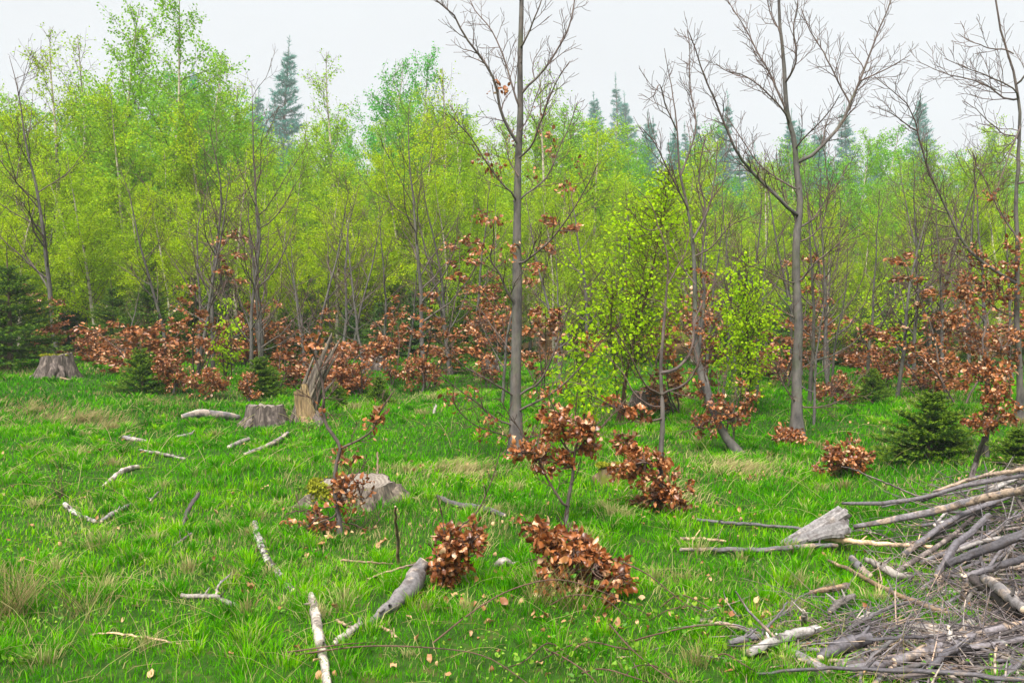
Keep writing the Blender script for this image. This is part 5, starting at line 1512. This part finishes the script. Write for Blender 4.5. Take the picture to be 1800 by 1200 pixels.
# ---------------------------------------------------------------- grass, straw and fallen leaves
def grass():
    c = np.random.default_rng(99)
    def sample(n, r0, r1, p=1.0):
        u = c.random(n); r = (r0 ** p + u * (r1 ** p - r0 ** p)) ** (1 / p)
        th = c.uniform(-.82, .82, n)
        return r * np.sin(th), r * np.cos(th), r
    # (a) sward
    x1, y1, r1 = sample(275000, 2.6, 24, .58)
    # (b) tufts: blades fanning out of a clump
    cx, cy, cr_ = sample(3600, 2.6, 20, .7)
    dens = vnoise(cx / .9, cy / .9, 21)
    keep = dens > .42; cx, cy, cr_ = cx[keep], cy[keep], cr_[keep]
    m = 62
    tid = np.repeat(np.arange(len(cx)), m)
    ang = c.random(len(tid)) * 6.28; rad = np.abs(c.normal(0, .045, len(tid)))
    x2 = cx[tid] + rad * np.cos(ang); y2 = cy[tid] + rad * np.sin(ang); r2 = np.hypot(x2, y2)
    x = np.concatenate([x1, x2]); y = np.concatenate([y1, y2]); r = np.concatenate([r1, r2])
    n = len(x); istuft = np.arange(n) >= len(x1)
    z = ground_z(x, y) - .008
    patch = vnoise(x / 1.3, y / 1.3, 31) * .6 + vnoise(x / .35, y / .35, 32) * .4
    lush = vnoise(x / 2.1 + 9, y / 2.1, 33)
    h = (.038 + .036 * patch + .018 * (lush > .55)) * c.uniform(.5, 1.3, n)
    th_t = c.uniform(.6, 1.5, len(cx))
    h[istuft] = (.05 + .05 * c.random(istuft.sum())) * th_t[tid]
    h *= np.clip(.8 + r * .03, .8, 1.25)
    inwood = sstep(18.5, 23, y + (vnoise(x / 2, y / 2, 35) - .5) * 5)
    keepw = c.random(n) > inwood * .75
    w = np.maximum(.0017, r * .00052) * c.uniform(.7, 1.35, n)
    lean = c.normal(0, .35, (n, 2)) * h[:, None] + np.array([.10, -.02]) * h[:, None]
    lean[istuft] = (np.stack([np.cos(ang), np.sin(ang)], -1) * (.25 + rad[:, None] * 9) + c.normal(0, .2, (len(tid), 2))) * h[istuft][:, None]
    dryp = vnoise(x / 1.7 + 3, y / 1.7, 41) * .55 + vnoise(x / .5, y / .5, 42) * .45
    dry = (c.random(n) < np.clip((dryp - .52) * 1.9, .035, .55)) * c.uniform(.4, 1, n)
    colr = np.clip(.55 * vnoise(x / .8, y / .8, 51) + .30 * vnoise(x / 4, y / 4, 53) + .55 * c.random(n) - .22, 0, 1)
    dt = c.random(len(cx)) < .10
    colr[istuft] = np.clip((.15 + .7 * c.random(len(cx)))[tid] + c.normal(0, .10, len(tid)), 0, 1)
    dry[istuft] = np.where(dt[tid], c.uniform(.5, 1, len(tid)), (c.random(len(tid)) < .12) * .7)
    # straw patch on the left
    for ppx, ppy, sr in ((150, 735, .42), (65, 722, .42), (185, 750, .35), (90, 742, .3), (820, 830, .35), (1300, 830, .35), (1180, 870, .3)):
        q = at(ppx, ppy)
        near = np.exp(-((x - q[0]) ** 2 + (y - q[1]) ** 2) / sr ** 2)
        hit = c.random(n) < near * .9
        dry[hit] = c.uniform(.75, 1, hit.sum()); h[hit] *= 1.3
        lean[hit] += np.array([.7, -.1]) * h[hit][:, None]
    K = keepw
    x, y, z, h, w, lean, dry, colr = x[K], y[K], z[K], h[K], w[K], lean[K], dry[K], colr[K]; n = len(x)
    fa = c.random(n) * 3.14; sx = np.cos(fa) * w; sy = np.sin(fa) * w
    p0 = np.stack([x, y, z], -1)
    s = np.stack([sx, sy, np.zeros(n)], -1)
    mid = p0 + np.stack([lean[:, 0] * .35, lean[:, 1] * .35, h * .62], -1)
    tip = p0 + np.stack([lean[:, 0], lean[:, 1], h * c.uniform(.75, 1.02, n)], -1)
    V = np.stack([p0 - s, p0 + s, mid + s * .8, mid - s * .8, tip], 1).reshape(-1, 3)
    o5 = (np.arange(n) * 5)[:, None]
    mb = MB()
    mb.add(V, o5 + np.array([[3, 2, 4]]), o5 + np.array([[0, 1, 2, 3]]), np.repeat(colr, 5), np.repeat(dry, 5))
    o = mb.build('grass', M['grass'], None, kind='stuff')
    o['label'] = 'lush spring grass covering the whole clearing'; o['category'] = 'grass'
    # long dead stalks, bent over
    mb = MB(); x, y, r = sample(1700, 2.7, 14, .8)
    for i in range(len(x)):
        if vnoise(x[i] / 1.1, y[i] / 1.1, 61) < .38: continue
        L = c.uniform(.15, .5); az = c.random() * 6.28
        Q = grow(c, (x[i], y[i], gz(x[i], y[i])), (math.cos(az), math.sin(az), c.uniform(.15, 1.6)), L, 5, .06, -.16)
        Q[1:, 2] = np.maximum(Q[1:, 2], ground_z(Q[1:, 0], Q[1:, 1]) + .03)
        wv = max(.0011, r[i] * .0003)
        tube(mb, Q, np.linspace(wv, wv * .6, 5), 3, c.random(), b=c.uniform(.7, 1))
    # tawny rush tussock at the left edge
    for (ppx, ppy, cnt) in ((20, 1085, 190), (40, 1060, 90), (150, 1080, 50), (1010, 1075, 70), (950, 1060, 60)):
        q = at(ppx, ppy)
        for i in range(cnt):
            az = c.random() * 6.28; L = c.uniform(.15, .34)
            Q = grow(c, (q[0] + c.normal(0, .05), q[1] + c.normal(0, .05), q[2] - .01), (math.cos(az) * .5, math.sin(az) * .5, 1), L, 5, .05, -.12)
            tube(mb, Q, np.linspace(.0018, .0009, 5), 3, c.random() * .5, b=c.choice([.2, .9, 1.0]))
    o = mb.build('dead_grass', M['grass'], None, kind='stuff')
    o['label'] = 'long dry straw coloured stalks bent over in the grass'; o['category'] = 'grass'
    # fallen leaves
    mb = MB(); nl = 2000
    x, y, r = sample(nl, 2.7, 22, .75)
    k = (vnoise(x / 1.2, y / 1.2, 71) > .5) | (c.random(nl) < .22)
    x, y = x[k], y[k]
    ex = []
    for ppx, ppy, num, sp in ((1280, 830, 60, .3), (590, 945, 50, .3), (1000, 1060, 40, .3), (440, 1045, 8, .05), (1300, 1080, 30, .12), (1160, 900, 60, .35), (800, 1040, 30, .2), (1740, 1085, 30, .2), (950, 1100, 20, .25), (820, 840, 30, .3)):
        q = at(ppx, ppy); ex.append(q[None, :2] + c.normal(0, sp, (num, 2)))
    ex = np.concatenate(ex); x = np.concatenate([x, ex[:, 0]]); y = np.concatenate([y, ex[:, 1]])
    nl = len(x)
    pos = np.stack([x, y, ground_z(x, y) + c.uniform(.004, .035, nl)], -1)
    for t in range(len(HERO)):
        sel = np.arange(nl) % len(HERO) == t; ns = sel.sum()
        az = c.random(ns) * 6.28
        d = np.stack([np.cos(az), np.sin(az), c.normal(0, .25, ns)], -1)
        put_leaves(mb, c, HERO[t], pos[sel], d, .052 * c.uniform(.6, 1.2, ns), None, c.normal(0, .35, (ns, 3)) + np.array([0, 0, 1.]))
    o = mb.build('fallen_leaves', M['litter'], None, kind='stuff')
    o['label'] = 'pale brown fallen beech leaves scattered over the grass'; o['category'] = 'leaves'
    # low broad-leaved weeds between the blades
    mb = MB(); x, y, r = sample(5200, 2.7, 16, .7)
    k = vnoise(x / .8, y / .8, 81) > .58; x, y = x[k], y[k]; nw = len(x)
    for rep in range(3):
        pos = np.stack([x + c.normal(0, .02, nw), y + c.normal(0, .02, nw), ground_z(x, y) + c.uniform(.02, .09, nw)], -1)
        put_leaves(mb, c, MIDLEAF, pos, np.stack([c.normal(0, 1, nw), c.normal(0, 1, nw), c.uniform(0, .5, nw)], -1), .022 * c.uniform(.5, 1.3, nw), None, c.normal(0, .4, (nw, 3)) + np.array([0, 0, 1.]))
    o = mb.build('ground_cover', M['herb'], None, kind='stuff')
    o['label'] = 'small broad leaved weeds growing between the grass blades'; o['category'] = 'weeds'
grass()

# ---------------------------------------------------------------- haze
def haze():
    x0, x1, y0, y1, z0, z1 = -290, 290, -290, 290, -1.6, 66
    V = [(x, y, z) for z in (z0, z1) for y in (y0, y1) for x in (x0, x1)]
    F = [(0, 2, 3, 1), (4, 5, 7, 6), (0, 1, 5, 4), (2, 6, 7, 3), (0, 4, 6, 2), (1, 3, 7, 5)]
    mb = MB(); mb.add(V, None, F)
    m, nt, out = nmat('haze_air')
    p = nt.nodes.new('ShaderNodeVolumePrincipled')
    p.inputs['Color'].default_value = (.90, .95, 1.0, 1)
    p.inputs['Density'].default_value = .0009
    nt.links.new(p.outputs[0], out.inputs['Volume'])
    mb.build('haze', m, None, smooth=False, kind='stuff')
haze()
